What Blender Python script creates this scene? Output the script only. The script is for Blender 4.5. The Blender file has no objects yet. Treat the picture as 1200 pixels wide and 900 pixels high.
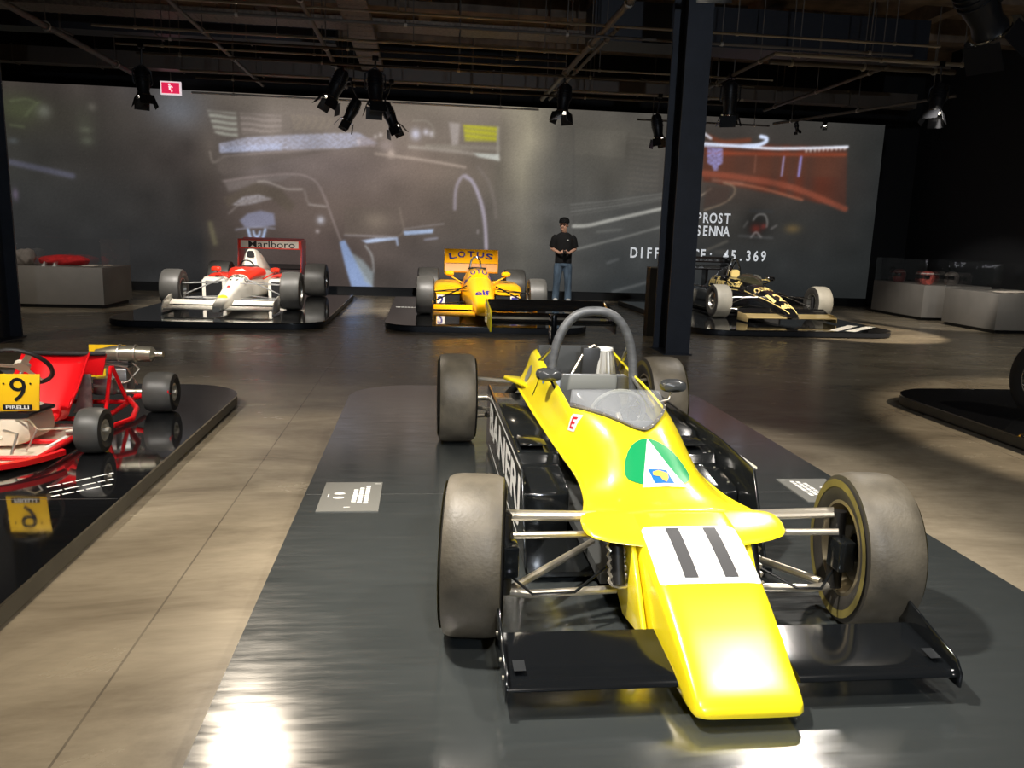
import bpy, bmesh, math, random
import numpy as np
from mathutils import Vector, Matrix
from mathutils.bvhtree import BVHTree
random.seed(7)
PI = math.pi
C = bpy.context.scene.collection

# ------------------------------------------------------------------ camera
def cam_axes(yaw, pitch, roll):
    f = Vector((math.sin(yaw)*math.cos(pitch), math.cos(yaw)*math.cos(pitch), -math.sin(pitch)))
    r = Vector((math.cos(yaw), -math.sin(yaw), 0))
    d = f.cross(r)
    return math.cos(roll)*r+math.sin(roll)*d, -math.sin(roll)*r+math.cos(roll)*d, f
cr, cd, cf = cam_axes(*[math.radians(a) for a in (6.646444, 10.687729, -1.815176)])
cam = bpy.data.objects.new('camera', bpy.data.cameras.new('camera'))
C.objects.link(cam)
cam.data.sensor_fit = 'HORIZONTAL'; cam.data.sensor_width = 36; cam.data.lens = 930*36/1200
cam.data.clip_start = 0.05; cam.data.clip_end = 100
m = Matrix.Identity(4)
for i in range(3):
    m[i][0] = cr[i]; m[i][1] = -cd[i]; m[i][2] = -cf[i]
m[0][3], m[1][3], m[2][3] = 0, 0, 1.45
cam.matrix_world = m
bpy.context.scene.camera = cam

# ------------------------------------------------------------------ world, exposure
sc = bpy.context.scene
wd = bpy.data.worlds.new('world'); sc.world = wd; wd.use_nodes = True
wd.node_tree.nodes['Background'].inputs[0].default_value = (.55, .65, .8, 1)
wd.node_tree.nodes['Background'].inputs[1].default_value = .004
sc.view_settings.view_transform = 'Standard'; sc.view_settings.look = 'None'
sc.view_settings.gamma = 1; sc.view_settings.use_curve_mapping = False
sc.view_settings.exposure = 0.0

# ------------------------------------------------------------------ gallery lamps (track spots above the platforms, plus added fill)
SPOTS = []
def spot(loc, target, watt, angle, blend=.35, col=(1, .9, .76), r=.07):
    d = bpy.data.lights.new('spot_beam', 'SPOT'); d.energy = watt; d.spot_size = math.radians(angle); d.spot_blend = blend
    d.color = col; d.shadow_soft_size = r
    o = bpy.data.objects.new('spot_beam', d); C.objects.link(o)
    o.location = loc
    o.rotation_euler = (Vector(target)-Vector(loc)).to_track_quat('-Z', 'Y').to_euler()
    SPOTS.append((Vector(loc), Vector(target)))
    return o
WARM = (1, .86, .68); NEUT = (1, .93, .84)
spot((2.45, 1.72, 4.1), (1.1, 2.7, .3), 400, 62, .4, NEUT, .12)
spot((-.9, 2.3, 4.1), (.95, 3.2, .2), 1300, 56, .75, NEUT, .1)
spot((.4, -.4, 4.1), (1.0, 3.0, .3), 420, 40, .5, NEUT, .1)
spot((3.6, 6.6, 4.1), (1.3, 4.6, .3), 330, 50, .4, NEUT, .1)
spot((-1.7, 7.4, 4.1), (-.1, 4.2, .0), 330, 52, .4, WARM, .1)
spot((-.75, 3.5, 4.15), (-.72, 3.0, 0), 520, 46, .95, WARM, .1)  # unseen wash added to brighten the aisle floor left of the main platform
spot((-3.6, 2.6, 4.1), (-2.3, 5.0, .3), 800, 42, .4, NEUT)
spot((-1.5, 1.8, 4.1), (-2.6, 5.2, .3), 450, 38, .4, NEUT)
spot((7.3, 3.4, 4.1), (7.0, 4.5, .0), 1300, 72, .10, WARM)
spot((-4.2, 11.0, 4.0), (-3.0, 14.2, .5), 1400, 42, .4, NEUT)
spot((-1.6, 11.2, 4.0), (-2.9, 14.2, .5), 950, 38, .4, NEUT)
spot((.2, 10.6, 4.0), (.9, 14.0, .5), 1400, 40, .4, NEUT)
spot((2.4, 10.6, 4.0), (1.1, 14.0, .5), 900, 38, .4, NEUT)
spot((4.4, 10.6, 4.0), (5.9, 14.2, .5), 1900, 38, .4, NEUT)
spot((8.8, 9.9, 4.0), (7.2, 12.7, .2), 1500, 36, .25, WARM)
spot((2.2, 13.8, 4.0), (3.05, 17.3, 1.0), 480, 26, .5, NEUT)
spot((-6.0, 11.2, 4.0), (-6.1, 14.6, .6), 260, 40, .4, NEUT)
spot((7.6, 11.5, 4.0), (10.2, 14.6, .5), 650, 40, .4, NEUT)
# unseen wide fill lamps, added to lift the floor and bounce onto the ceiling
spot((-7.0, 7.5, 4.2), (-7.0, 9.0, 0), 130, 140, .8, WARM)
spot((8.8, 8.0, 4.2), (8.4, 9.5, 0), 260, 140, .8, (1, .95, .85))
spot((.6, 8.6, 4.2), (.6, 9.2, 0), 30, 140, .8, WARM)
spot((1.0, -4.5, 4.3), (2.6, 8.0, 2.2), 1100, 75, .8, (.8, .88, 1))  # cool fill added behind the camera to tint and lift the column face


# ------------------------------------------------------------------ colours and materials
def S(r, g, b):
    f = lambda c: c/12.92 if c <= .04045 else ((c+.055)/1.055)**2.4
    return (f(r/255), f(g/255), f(b/255))
MATS = {}
def mat(name, col, rough=.5, metal=0, spec=.5, coat=0, noise=0, nscale=8, bump=0, bscale=60, emit=0, trans=0, stretch=(1, 1, 1), alpha=1, col2=None):
    if name in MATS: return MATS[name]
    M = bpy.data.materials.new(name); M.use_nodes = True; nt = M.node_tree
    P = nt.nodes['Principled BSDF']; L = nt.links
    P.inputs['Base Color'].default_value = (*col, 1); P.inputs['Roughness'].default_value = rough
    P.inputs['Metallic'].default_value = metal; P.inputs['Specular IOR Level'].default_value = spec
    P.inputs['Coat Weight'].default_value = coat; P.inputs['Coat Roughness'].default_value = .08
    P.inputs['Transmission Weight'].default_value = trans; P.inputs['Alpha'].default_value = alpha
    if emit:
        P.inputs['Emission Color'].default_value = (*col, 1); P.inputs['Emission Strength'].default_value = emit
    if noise or bump:
        tc = nt.nodes.new('ShaderNodeTexCoord'); mp = nt.nodes.new('ShaderNodeMapping'); mp.inputs['Scale'].default_value = stretch
        L.new(tc.outputs['Object'], mp.inputs[0])
    if noise:
        n = nt.nodes.new('ShaderNodeTexNoise'); n.inputs['Scale'].default_value = nscale; n.inputs['Detail'].default_value = 6
        L.new(mp.outputs[0], n.inputs['Vector'])
        cr_ = nt.nodes.new('ShaderNodeValToRGB')
        a = col2 if col2 else tuple(c*(1-noise) for c in col); b = tuple(min(1, c*(1+noise)) for c in col)
        cr_.color_ramp.elements[0].position = .33; cr_.color_ramp.elements[1].position = .67
        cr_.color_ramp.elements[0].color = (*a, 1); cr_.color_ramp.elements[1].color = (*b, 1)
        L.new(n.outputs[0], cr_.inputs[0]); L.new(cr_.outputs[0], P.inputs['Base Color'])
    if bump:
        n2 = nt.nodes.new('ShaderNodeTexNoise'); n2.inputs['Scale'].default_value = bscale; n2.inputs['Detail'].default_value = 4
        L.new(mp.outputs[0], n2.inputs['Vector'])
        b_ = nt.nodes.new('ShaderNodeBump'); b_.inputs['Strength'].default_value = bump; b_.inputs['Distance'].default_value = .01
        L.new(n2.outputs[0], b_.inputs['Height']); L.new(b_.outputs[0], P.inputs['Normal'])
    MATS[name] = M
    return M

# ------------------------------------------------------------------ mesh helpers
class MB:
    def __init__(s): s.v = []; s.f = []
    def add(s, vs, fs):
        o = len(s.v); s.v += [tuple(v) for v in vs]; s.f += [tuple(i+o for i in f) for f in fs]; return s
    def box(s, x0, x1, y0, y1, z0, z1):
        return s.add([(x0, y0, z0), (x1, y0, z0), (x1, y1, z0), (x0, y1, z0), (x0, y0, z1), (x1, y0, z1), (x1, y1, z1), (x0, y1, z1)],
                     [(3, 2, 1, 0), (4, 5, 6, 7), (0, 1, 5, 4), (1, 2, 6, 5), (2, 3, 7, 6), (3, 0, 4, 7)])
    def loft(s, rings, caps=True, closed=True):
        n = len(rings[0]); vs = [p for r in rings for p in r]; fs = []
        for i in range(len(rings)-1):
            for j in range(n if closed else n-1):
                k = (j+1) % n
                fs.append((i*n+j, i*n+k, (i+1)*n+k, (i+1)*n+j))
        if caps and closed:
            fs.append(tuple(range(n-1, -1, -1))); fs.append(tuple((len(rings)-1)*n+j for j in range(n)))
        return s.add(vs, fs)
    def tube(s, pts, r, n=10, closed=False, caps=True):
        pts = [Vector(p) for p in pts]; N = len(pts); rs = r if isinstance(r, (list, tuple)) else [r]*N
        T = []
        for i in range(N):
            a = pts[(i-1) % N] if (closed or i > 0) else pts[i]; b = pts[(i+1) % N] if (closed or i < N-1) else pts[i]
            T.append((b-a).normalized())
        u = T[0].orthogonal().normalized(); rings = []
        for i in range(N):
            if i: u = (u-T[i]*u.dot(T[i])).normalized()
            w = T[i].cross(u)
            rings.append([pts[i]+rs[i]*(math.cos(2*PI*k/n)*u+math.sin(2*PI*k/n)*w) for k in range(n)])
        if closed: rings.append(rings[0])
        return s.loft(rings, caps and not closed)
    def flat_tube(s, p0, p1, a, b, up=(0, 0, 1), n=12):   # elliptical bar
        p0 = Vector(p0); p1 = Vector(p1); t = (p1-p0).normalized(); u = Vector(up); u = (u-t*u.dot(t)).normalized(); w = t.cross(u)
        return s.loft([[p+a*math.cos(2*PI*k/n)*w+b*math.sin(2*PI*k/n)*u for k in range(n)] for p in (p0, p1)])
    def cyl(s, p0, p1, r0, r1=None, n=16): return s.tube([p0, p1], [r0, r0 if r1 is None else r1], n)
    def lathe(s, prof, o=(0, 0, 0), axis='x', n=40, closed=False):
        rings = []
        for (r, h) in prof:
            ring = []
            for k in range(n):
                c, q = r*math.cos(2*PI*k/n), r*math.sin(2*PI*k/n)
                p = {'x': (h, c, q), 'y': (c, h, q), 'z': (c, q, h)}[axis]
                ring.append((p[0]+o[0], p[1]+o[1], p[2]+o[2]))
            rings.append(ring)
        if closed: rings.append(rings[0])
        return s.loft(rings, caps=not closed)
    def prism(s, poly, axis, a, b):
        def P(p, h): return {'x': (h, p[0], p[1]), 'y': (p[0], h, p[1]), 'z': (p[0], p[1], h)}[axis]
        return s.loft([[P(p, a) for p in poly], [P(p, b) for p in poly]])
    def build(s, name, m, parent=None, smooth=True, bevel=0, angle=35, seg=2):
        me = bpy.data.meshes.new(name); me.from_pydata(s.v, [], s.f)
        bm = bmesh.new(); bm.from_mesh(me)
        bmesh.ops.recalc_face_normals(bm, faces=bm.faces)
        if bevel:
            es = [e for e in bm.edges if len(e.link_faces) == 2 and e.calc_face_angle(0) > math.radians(40)]
            bmesh.ops.bevel(bm, geom=es, offset=bevel, segments=seg, affect='EDGES', profile=.5, clamp_overlap=True)
        bm.to_mesh(me); bm.free()
        if smooth:
            me.shade_smooth(); me.set_sharp_from_angle(angle=math.radians(angle))
        return link(name, me, m, parent)
def link(name, me, m, parent=None):
    for x in (m if isinstance(m, (list, tuple)) else [m]): me.materials.append(x)
    o = bpy.data.objects.new(name, me); C.objects.link(o)
    if parent: o.parent = parent
    return o
def tag(o, label=None, cat=None, group=None, kind=None):
    for k, v in (('label', label), ('category', cat), ('group', group), ('kind', kind)):
        if v: o[k] = v
    return o
def thing(name, label, cat, loc=(0, 0, 0), rz=0, group=None):
    o = bpy.data.objects.new(name, None); C.objects.link(o); o.empty_display_size = .2
    o.location = loc; o.rotation_euler = (0, 0, rz)
    return tag(o, label, cat, group)
def copy_tree(o, parent=None):
    c = o.copy(); C.objects.link(c); c.parent = parent
    for ch in list(o.children): copy_tree(ch, c)
    return c
def ring(y, w, zb, zt, e=2.6, top=1.0, n=28, cx=0.0, bot=1.0):
    r = []; zc, h = (zb+zt)/2, (zt-zb)/2
    for k in range(n):
        a = 2*PI*k/n; c, q = math.cos(a), math.sin(a)
        X = math.copysign(abs(c)**(2/e), c); Z = math.copysign(abs(q)**(2/e), q)
        t = (Z+1)/2
        r.append((cx+X*w*(bot+(top-bot)*t), y, zc+Z*h))
    return r
def cr_interp(keys, t):
    """smooth (Catmull-Rom) interpolation of [(t, array)]"""
    ts = [k[0] for k in keys]; V = [np.array(k[1], float) for k in keys]
    if t <= ts[0]: return V[0]
    if t >= ts[-1]: return V[-1]
    i = max(j for j in range(len(ts)-1) if ts[j] <= t)
    h = ts[i+1]-ts[i]; u = (t-ts[i])/h
    def tan(j):
        if j == 0: return (V[1]-V[0])/(ts[1]-ts[0])
        if j == len(ts)-1: return (V[-1]-V[-2])/(ts[-1]-ts[-2])
        return (V[j+1]-V[j-1])/(ts[j+1]-ts[j-1])
    return (2*u**3-3*u**2+1)*V[i]+(u**3-2*u**2+u)*h*tan(i)+(-2*u**3+3*u**2)*V[i+1]+(u**3-u**2)*h*tan(i+1)
def smooth_stations(keys, n):
    a, b = keys[0][0], keys[-1][0]
    return [(a+(b-a)*i/n, cr_interp(keys, a+(b-a)*i/n)) for i in range(n+1)]
def body_loft(keys, n=20, caps=True, ringn=28):
    """keys: (y, (w, zb, zt, exponent, topratio, cx))"""
    return [ring(y, v[0], v[1], v[2], v[3], v[4], ringn, v[5] if len(v) > 5 else 0) for y, v in smooth_stations(keys, n)]

# ---- flat shapes (text and marks): (verts2d, faces)
def text2d(s, width=None, height=None, mono=None, bold=.022):
    cu = bpy.data.curves.new('t', 'FONT'); V = []; F = []
    def one(t):
        cu.body = t; cu.resolution_u = 3; cu.offset = bold
        ob = bpy.data.objects.new('t', cu); me = bpy.data.meshes.new_from_object(ob)
        r = [(v.co.x, v.co.y) for v in me.vertices], [tuple(p.vertices) for p in me.polygons]
        bpy.data.objects.remove(ob); bpy.data.meshes.remove(me); return r
    if mono:
        for i, ch in enumerate(s):
            if ch == ' ': continue
            v, f = one(ch); cx = (min(p[0] for p in v)+max(p[0] for p in v))/2
            o = len(V); V += [(p[0]-cx+i*mono, p[1]) for p in v]; F += [tuple(k+o for k in q) for q in f]
    else: V, F = one(s)
    bpy.data.curves.remove(cu)
    x0, x1 = min(p[0] for p in V), max(p[0] for p in V); y0, y1 = min(p[1] for p in V), max(p[1] for p in V)
    sx = width/(x1-x0) if width else None; sy = height/(y1-y0) if height else None
    sx = sx or sy; sy = sy or sx
    return [((p[0]-(x0+x1)/2)*sx, (p[1]-(y0+y1)/2)*sy) for p in V], F
def rect2d(w, h, cx=0, cy=0): return [(cx-w/2, cy-h/2), (cx+w/2, cy-h/2), (cx+w/2, cy+h/2), (cx-w/2, cy+h/2)], [(0, 1, 2, 3)]
def poly2d(pts): return list(pts), [tuple(range(len(pts)))]
def ell2d(a, b, cx=0, cy=0, n=24): return poly2d([(cx+a*math.cos(2*PI*k/n), cy+b*math.sin(2*PI*k/n)) for k in range(n)])
def join2d(*sh):
    V = []; F = []
    for v, f in sh:
        o = len(V); V += v; F += [tuple(i+o for i in q) for q in f]
    return V, F
def move2d(sh, dx, dy, rot=0): 
    c, q = math.cos(rot), math.sin(rot)
    return [(x*c-y*q+dx, x*q+y*c+dy) for x, y in sh[0]], sh[1]
def decal(name, sh, fn, m, parent, cut=0):
    """sh mapped through fn(u,v)->3d ; cut: grid size for fine tessellation so it follows a curved surface"""
    bm = bmesh.new(); vs = [bm.verts.new((x, y, 0)) for x, y in sh[0]]
    for f in sh[1]:
        try: bm.faces.new([vs[i] for i in f])
        except ValueError: pass
    if cut:
        xs = [p[0] for p in sh[0]]; ys = [p[1] for p in sh[0]]
        for lo, hi, ax in ((min(xs), max(xs), 0), (min(ys), max(ys), 1)):
            k = math.ceil(lo/cut)*cut
            while k < hi:
                co = (k, 0, 0) if ax == 0 else (0, k, 0); no = (1, 0, 0) if ax == 0 else (0, 1, 0)
                bmesh.ops.bisect_plane(bm, geom=bm.verts[:]+bm.edges[:]+bm.faces[:], plane_co=co, plane_no=no)
                k += cut
    for v in bm.verts: v.co = fn(v.co.x, v.co.y)
    me = bpy.data.meshes.new(name); bm.to_mesh(me); bm.free(); me.shade_smooth()
    return link(name, me, m, parent)
def plane_fn(o, u, v): 
    o, u, v = Vector(o), Vector(u), Vector(v)
    return lambda a, b: o+u*a+v*b
def bvh_of(ob):
    dg = bpy.context.evaluated_depsgraph_get(); e = ob.evaluated_get(dg); me = e.to_mesh()
    b = BVHTree.FromPolygons([v.co.copy() for v in me.vertices], [tuple(p.vertices) for p in me.polygons]); e.to_mesh_clear(); return b
def cast_fn(bvh, fn0, direc, off=.003):
    d = Vector(direc).normalized(); last = [None]
    def f(a, b):
        p = fn0(a, b); h, n, i, ds = bvh.ray_cast(p-d*3, d)
        if h is None: return p
        if n.dot(d) > 0: n = -n
        return h+n*off
    return f

# ------------------------------------------------------------------ common materials
BLACK = mat('black_paint', S(14, 16, 19), .45)
DARKBLUE = mat('column_paint', S(50, 55, 65), .5, noise=.12, nscale=5)
CEIL = mat('ceiling_concrete', S(116, 101, 86), .8, noise=.35, nscale=3, bump=.3, bscale=12)
DUCT = mat('duct_paint', S(40, 44, 52), .5)
PIPE = mat('pipe_metal', S(176, 170, 160), .4, metal=.2)
RAIL = mat('rail_paint', S(94, 88, 82), .5, metal=.2)
LAMPB = mat('lamp_black', S(20, 21, 24), .4)
WHITE = mat('white_print', S(235, 235, 230), .5)
WALLD = mat('wall_black', S(13, 15, 19), .75)
GREYP = mat('plinth_grey', S(128, 124, 118), .6, noise=.06, nscale=3)
STEEL = mat('bright_steel', S(222, 214, 198), .3, metal=.85)
CHROME = mat('chrome', S(225, 225, 222), .1, metal=1)
ALU = mat('brushed_aluminium', S(170, 170, 168), .35, metal=.9, noise=.1, nscale=20, stretch=(1, 1, 8))

def floor_material():
    M = mat('polished_concrete', S(150, 140, 122), .3); nt = M.node_tree; L = nt.links; P = nt.nodes['Principled BSDF']
    N = nt.nodes.new
    tc = N('ShaderNodeTexCoord'); mp = N('ShaderNodeMapping'); mp.inputs['Scale'].default_value = (.7, 1.4, 1); L.new(tc.outputs['Object'], mp.inputs[0])
    n1 = N('ShaderNodeTexNoise'); n1.inputs['Scale'].default_value = 1.1; n1.inputs['Detail'].default_value = 10; n1.inputs['Roughness'].default_value = .68; n1.inputs['Distortion'].default_value = .8
    L.new(mp.outputs[0], n1.inputs['Vector'])
    r1 = N('ShaderNodeValToRGB'); e = r1.color_ramp.elements; e[0].position = .32; e[1].position = .7
    e[0].color = (*S(112, 102, 86), 1); e[1].color = (*S(160, 149, 128), 1); L.new(n1.outputs[0], r1.inputs[0])
    mp2 = N('ShaderNodeMapping'); mp2.inputs['Scale'].default_value = (3, 14, 1); mp2.inputs['Rotation'].default_value = (0, 0, -.25); L.new(tc.outputs['Object'], mp2.inputs[0])
    n2 = N('ShaderNodeTexNoise'); n2.inputs['Scale'].default_value = 2.2; n2.inputs['Detail'].default_value = 7; L.new(mp2.outputs[0], n2.inputs['Vector'])
    r2 = N('ShaderNodeValToRGB'); e = r2.color_ramp.elements; e[0].position = .3; e[1].position = .6; e[0].color = (.72, .70, .68, 1); e[1].color = (1, 1, 1, 1); L.new(n2.outputs[0], r2.inputs[0])
    mx = N('ShaderNodeMixRGB'); mx.blend_type = 'MULTIPLY'; mx.inputs[0].default_value = .35; L.new(r1.outputs[0], mx.inputs[1]); L.new(r2.outputs[0], mx.inputs[2])
    # saw-cut joint along y
    sp = N('ShaderNodeSeparateXYZ'); L.new(tc.outputs['Object'], sp.inputs[0])
    ad = N('ShaderNodeMath'); ad.operation = 'ADD'; ad.inputs[1].default_value = .985; L.new(sp.outputs[0], ad.inputs[0])
    pp = N('ShaderNodeMath'); pp.operation = 'PINGPONG'; pp.inputs[1].default_value = 2.6; L.new(ad.outputs[0], pp.inputs[0])
    cp = N('ShaderNodeMath'); cp.operation = 'LESS_THAN'; cp.inputs[1].default_value = .004; L.new(pp.outputs[0], cp.inputs[0])
    n3 = N('ShaderNodeTexNoise'); n3.inputs['Scale'].default_value = 3; L.new(tc.outputs['Object'], n3.inputs['Vector'])
    m3 = N('ShaderNodeMath'); m3.operation = 'MULTIPLY'; L.new(cp.outputs[0], m3.inputs[0]); L.new(n3.outputs[0], m3.inputs[1])
    mj = N('ShaderNodeMixRGB'); mj.inputs[2].default_value = (.06, .05, .04, 1); L.new(m3.outputs[0], mj.inputs[0]); L.new(mx.outputs[0], mj.inputs[1])
    L.new(mj.outputs[0], P.inputs['Base Color'])
    rr = N('ShaderNodeMapRange'); rr.inputs[3].default_value = .16; rr.inputs[4].default_value = .34; L.new(n1.outputs[0], rr.inputs[0]); L.new(rr.outputs[0], P.inputs['Roughness'])
    bp = N('ShaderNodeBump'); bp.inputs['Strength'].default_value = .05; bp.inputs['Distance'].default_value = .01; L.new(n2.outputs[0], bp.inputs['Height']); L.new(bp.outputs[0], P.inputs['Normal'])
    return M
FLOOR = floor_material()
def platform_material(name, col, r0, r1, sp=.5, coat=1.5):
    M = mat(name, S(*col), .15, spec=sp); nt = M.node_tree; L = nt.links; P = nt.nodes['Principled BSDF']; N = nt.nodes.new
    tc = N('ShaderNodeTexCoord'); mp = N('ShaderNodeMapping'); mp.inputs['Scale'].default_value = (1.2, 9, 1); L.new(tc.outputs['Object'], mp.inputs[0])
    n1 = N('ShaderNodeTexNoise'); n1.inputs['Scale'].default_value = 3; n1.inputs['Detail'].default_value = 9; n1.inputs['Roughness'].default_value = .7; L.new(mp.outputs[0], n1.inputs['Vector'])
    r = N('ShaderNodeMapRange'); r.inputs[1].default_value = .3; r.inputs[2].default_value = .75; r.inputs[3].default_value = r0; r.inputs[4].default_value = r1
    L.new(n1.outputs[0], r.inputs[0]); L.new(r.outputs[0], P.inputs['Roughness'])
    P.inputs['Coat Weight'].default_value = 1.0; P.inputs['Coat IOR'].default_value = coat; L.new(r.outputs[0], P.inputs['Coat Roughness'])
    # scuffs
    mp2 = N('ShaderNodeMapping'); mp2.inputs['Scale'].default_value = (2, 22, 1); mp2.inputs['Rotation'].default_value = (0, 0, .12); L.new(tc.outputs['Object'], mp2.inputs[0])
    n2 = N('ShaderNodeTexNoise'); n2.inputs['Scale'].default_value = 4; n2.inputs['Detail'].default_value = 3; L.new(mp2.outputs[0], n2.inputs['Vector'])
    r2 = N('ShaderNodeValToRGB'); e = r2.color_ramp.elements; e[0].position = .72; e[1].position = .86; e[0].color = (*S(*col), 1); e[1].color = (*[min(1, c*1.8+.03) for c in S(*col)], 1)
    L.new(n2.outputs[0], r2.inputs[0]); L.new(r2.outputs[0], P.inputs['Base Color'])
    return M
PLAT = platform_material('platform_laminate', (56, 60, 60), .10, .24, 1.0, 1.9)
PLATK = platform_material('platform_gloss', (20, 21, 23), .03, .10)
PEDGE = mat('platform_edge', S(72, 68, 58), .5, noise=.1, nscale=6)
PEDGEB = mat('platform_edge_dark', S(26, 30, 37), .45)

# ------------------------------------------------------------------ room shell
def struct(o): return tag(o, kind='structure')
struct(MB().box(-12, 12.2, -7, 18.3, -.1, 0).build('floor', FLOOR, smooth=False))
ceil = struct(MB().box(-12, 12.2, -7, 18.5, 5.7, 5.8).build('ceiling', CEIL, smooth=False))
k = 0
for y in np.arange(-4, 18, 2.4):
    MB().box(-11.9, 12.1, y-.16, y+.16, 5.3, 5.71).build('ceiling_beam', CEIL, ceil, smooth=False)
for x in (-9, -6, -3, 0, 3, 6, 9):
    MB().box(x-.12, x+.12, -6.9, 18.2, 5.42, 5.712).build('ceiling_joist', CEIL, ceil, smooth=False)
struct(MB().box(-12.2, -12, -7, 18.5, 0, 5.8).build('wall_left', WALLD, smooth=False))
struct(MB().box(11.6, 11.8, -7, 18.5, 0, 5.8).build('wall_right', WALLD, smooth=False))
struct(MB().box(-12, 11.6, -7.2, -7, 0, 5.8).build('wall_front', WALLD, smooth=False))
struct(MB().box(-12, 11.6, 18.3, 18.5, 0, 5.8).build('wall_rear', WALLD, smooth=False))
struct(MB().box(-10.5, 10.55, 18.03, 18.3, 0, .2).build('baseboard_back', BLACK, smooth=False))

# projection wall: the projected film frame is the wall's own coloured light
BASE = [[(-8.24,3.86,(62,56,52)),(-6.59,3.94,(66,60,57)),(-5.23,4.01,(86,84,84)),(-4.2,4.06,(104,96,88)),(-3.16,4.11,(122,112,102)),(-0.31,4.25,(128,118,106)),(1.34,4.33,(130,120,108)),(2.24,4.37,(146,138,120)),(2.93,4.4,(98,93,84)),(3.78,4.44,(86,82,76)),(4.94,4.5,(78,75,70)),(6.69,4.59,(70,66,62)),(9.3,4.71,(58,57,54)),(10.32,4.76,(48,48,47))],[(-8.3,3.19,(58,56,48)),(-6.63,3.26,(60,56,52)),(-4.92,3.34,(80,74,70)),(-4.49,3.36,(92,84,78)),(-3.18,3.42,(124,114,106)),(-0.3,3.54,(126,114,104)),(1.58,3.63,(126,116,106)),(1.73,3.63,(118,110,98)),(2.3,3.66,(150,142,123)),(2.96,3.69,(92,88,81)),(4.21,3.74,(90,86,78)),(4.98,3.78,(80,77,71)),(6.76,3.86,(66,60,56)),(9.38,3.97,(56,54,51)),(10.42,4.02,(46,47,46))],[(-8.36,2.42,(54,53,50)),(-6.68,2.49,(56,53,50)),(-4.95,2.56,(66,60,57)),(-4.52,2.57,(86,78,72)),(-3.55,2.61,(112,102,98)),(-1.76,2.68,(120,107,102)),(0.07,2.75,(122,108,98)),(1.38,2.81,(114,104,94)),(1.66,2.82,(104,97,87)),(2.17,2.84,(142,135,118)),(2.71,2.86,(104,100,92)),(3.13,2.87,(84,82,77)),(4.25,2.92,(86,83,77)),(5.04,2.95,(80,78,74)),(6.83,3.02,(72,62,56)),(9.48,3.12,(56,52,49)),(10.52,3.16,(44,45,45))],[(-8.43,1.56,(52,52,51)),(-6.73,1.61,(50,49,48)),(-4.99,1.67,(54,51,49)),(-4.53,1.69,(72,64,60)),(-3.57,1.72,(96,84,78)),(-1.77,1.78,(105,92,85)),(0.08,1.84,(108,96,88)),(1.4,1.89,(98,91,84)),(2.21,1.91,(114,109,99)),(2.84,1.94,(86,84,80)),(4.31,1.98,(78,78,76)),(5.5,2.02,(72,72,70)),(6.91,2.07,(58,56,53)),(9.59,2.16,(48,48,47)),(10.64,2.2,(40,42,42))],[(-8.5,0.67,(47,47,47)),(-6.78,0.72,(46,46,46)),(-4.76,0.78,(46,45,45)),(-4.5,0.78,(66,60,55)),(-3.6,0.81,(80,70,66)),(-2.69,0.83,(82,70,66)),(-0.85,0.89,(92,82,77)),(1.43,0.95,(82,77,73)),(2.24,0.97,(98,95,88)),(2.88,0.99,(76,75,72)),(4.36,1.03,(62,64,64)),(6.99,1.11,(50,51,51)),(10.12,1.19,(41,43,43)),(10.76,1.21,(38,40,40))],[(-8.55,-0.01,(42,42,42)),(-4.79,0.08,(42,42,42)),(-4.34,0.09,(64,57,54)),(-2.71,0.13,(70,60,57)),(-0.84,0.17,(75,68,64)),(1.45,0.23,(72,70,68)),(2.26,0.24,(80,79,75)),(3.01,0.26,(64,64,62)),(4.4,0.3,(52,55,56)),(7.05,0.36,(44,46,47)),(10.21,0.43,(36,38,38)),(10.86,0.45,(34,36,36))]]
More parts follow.
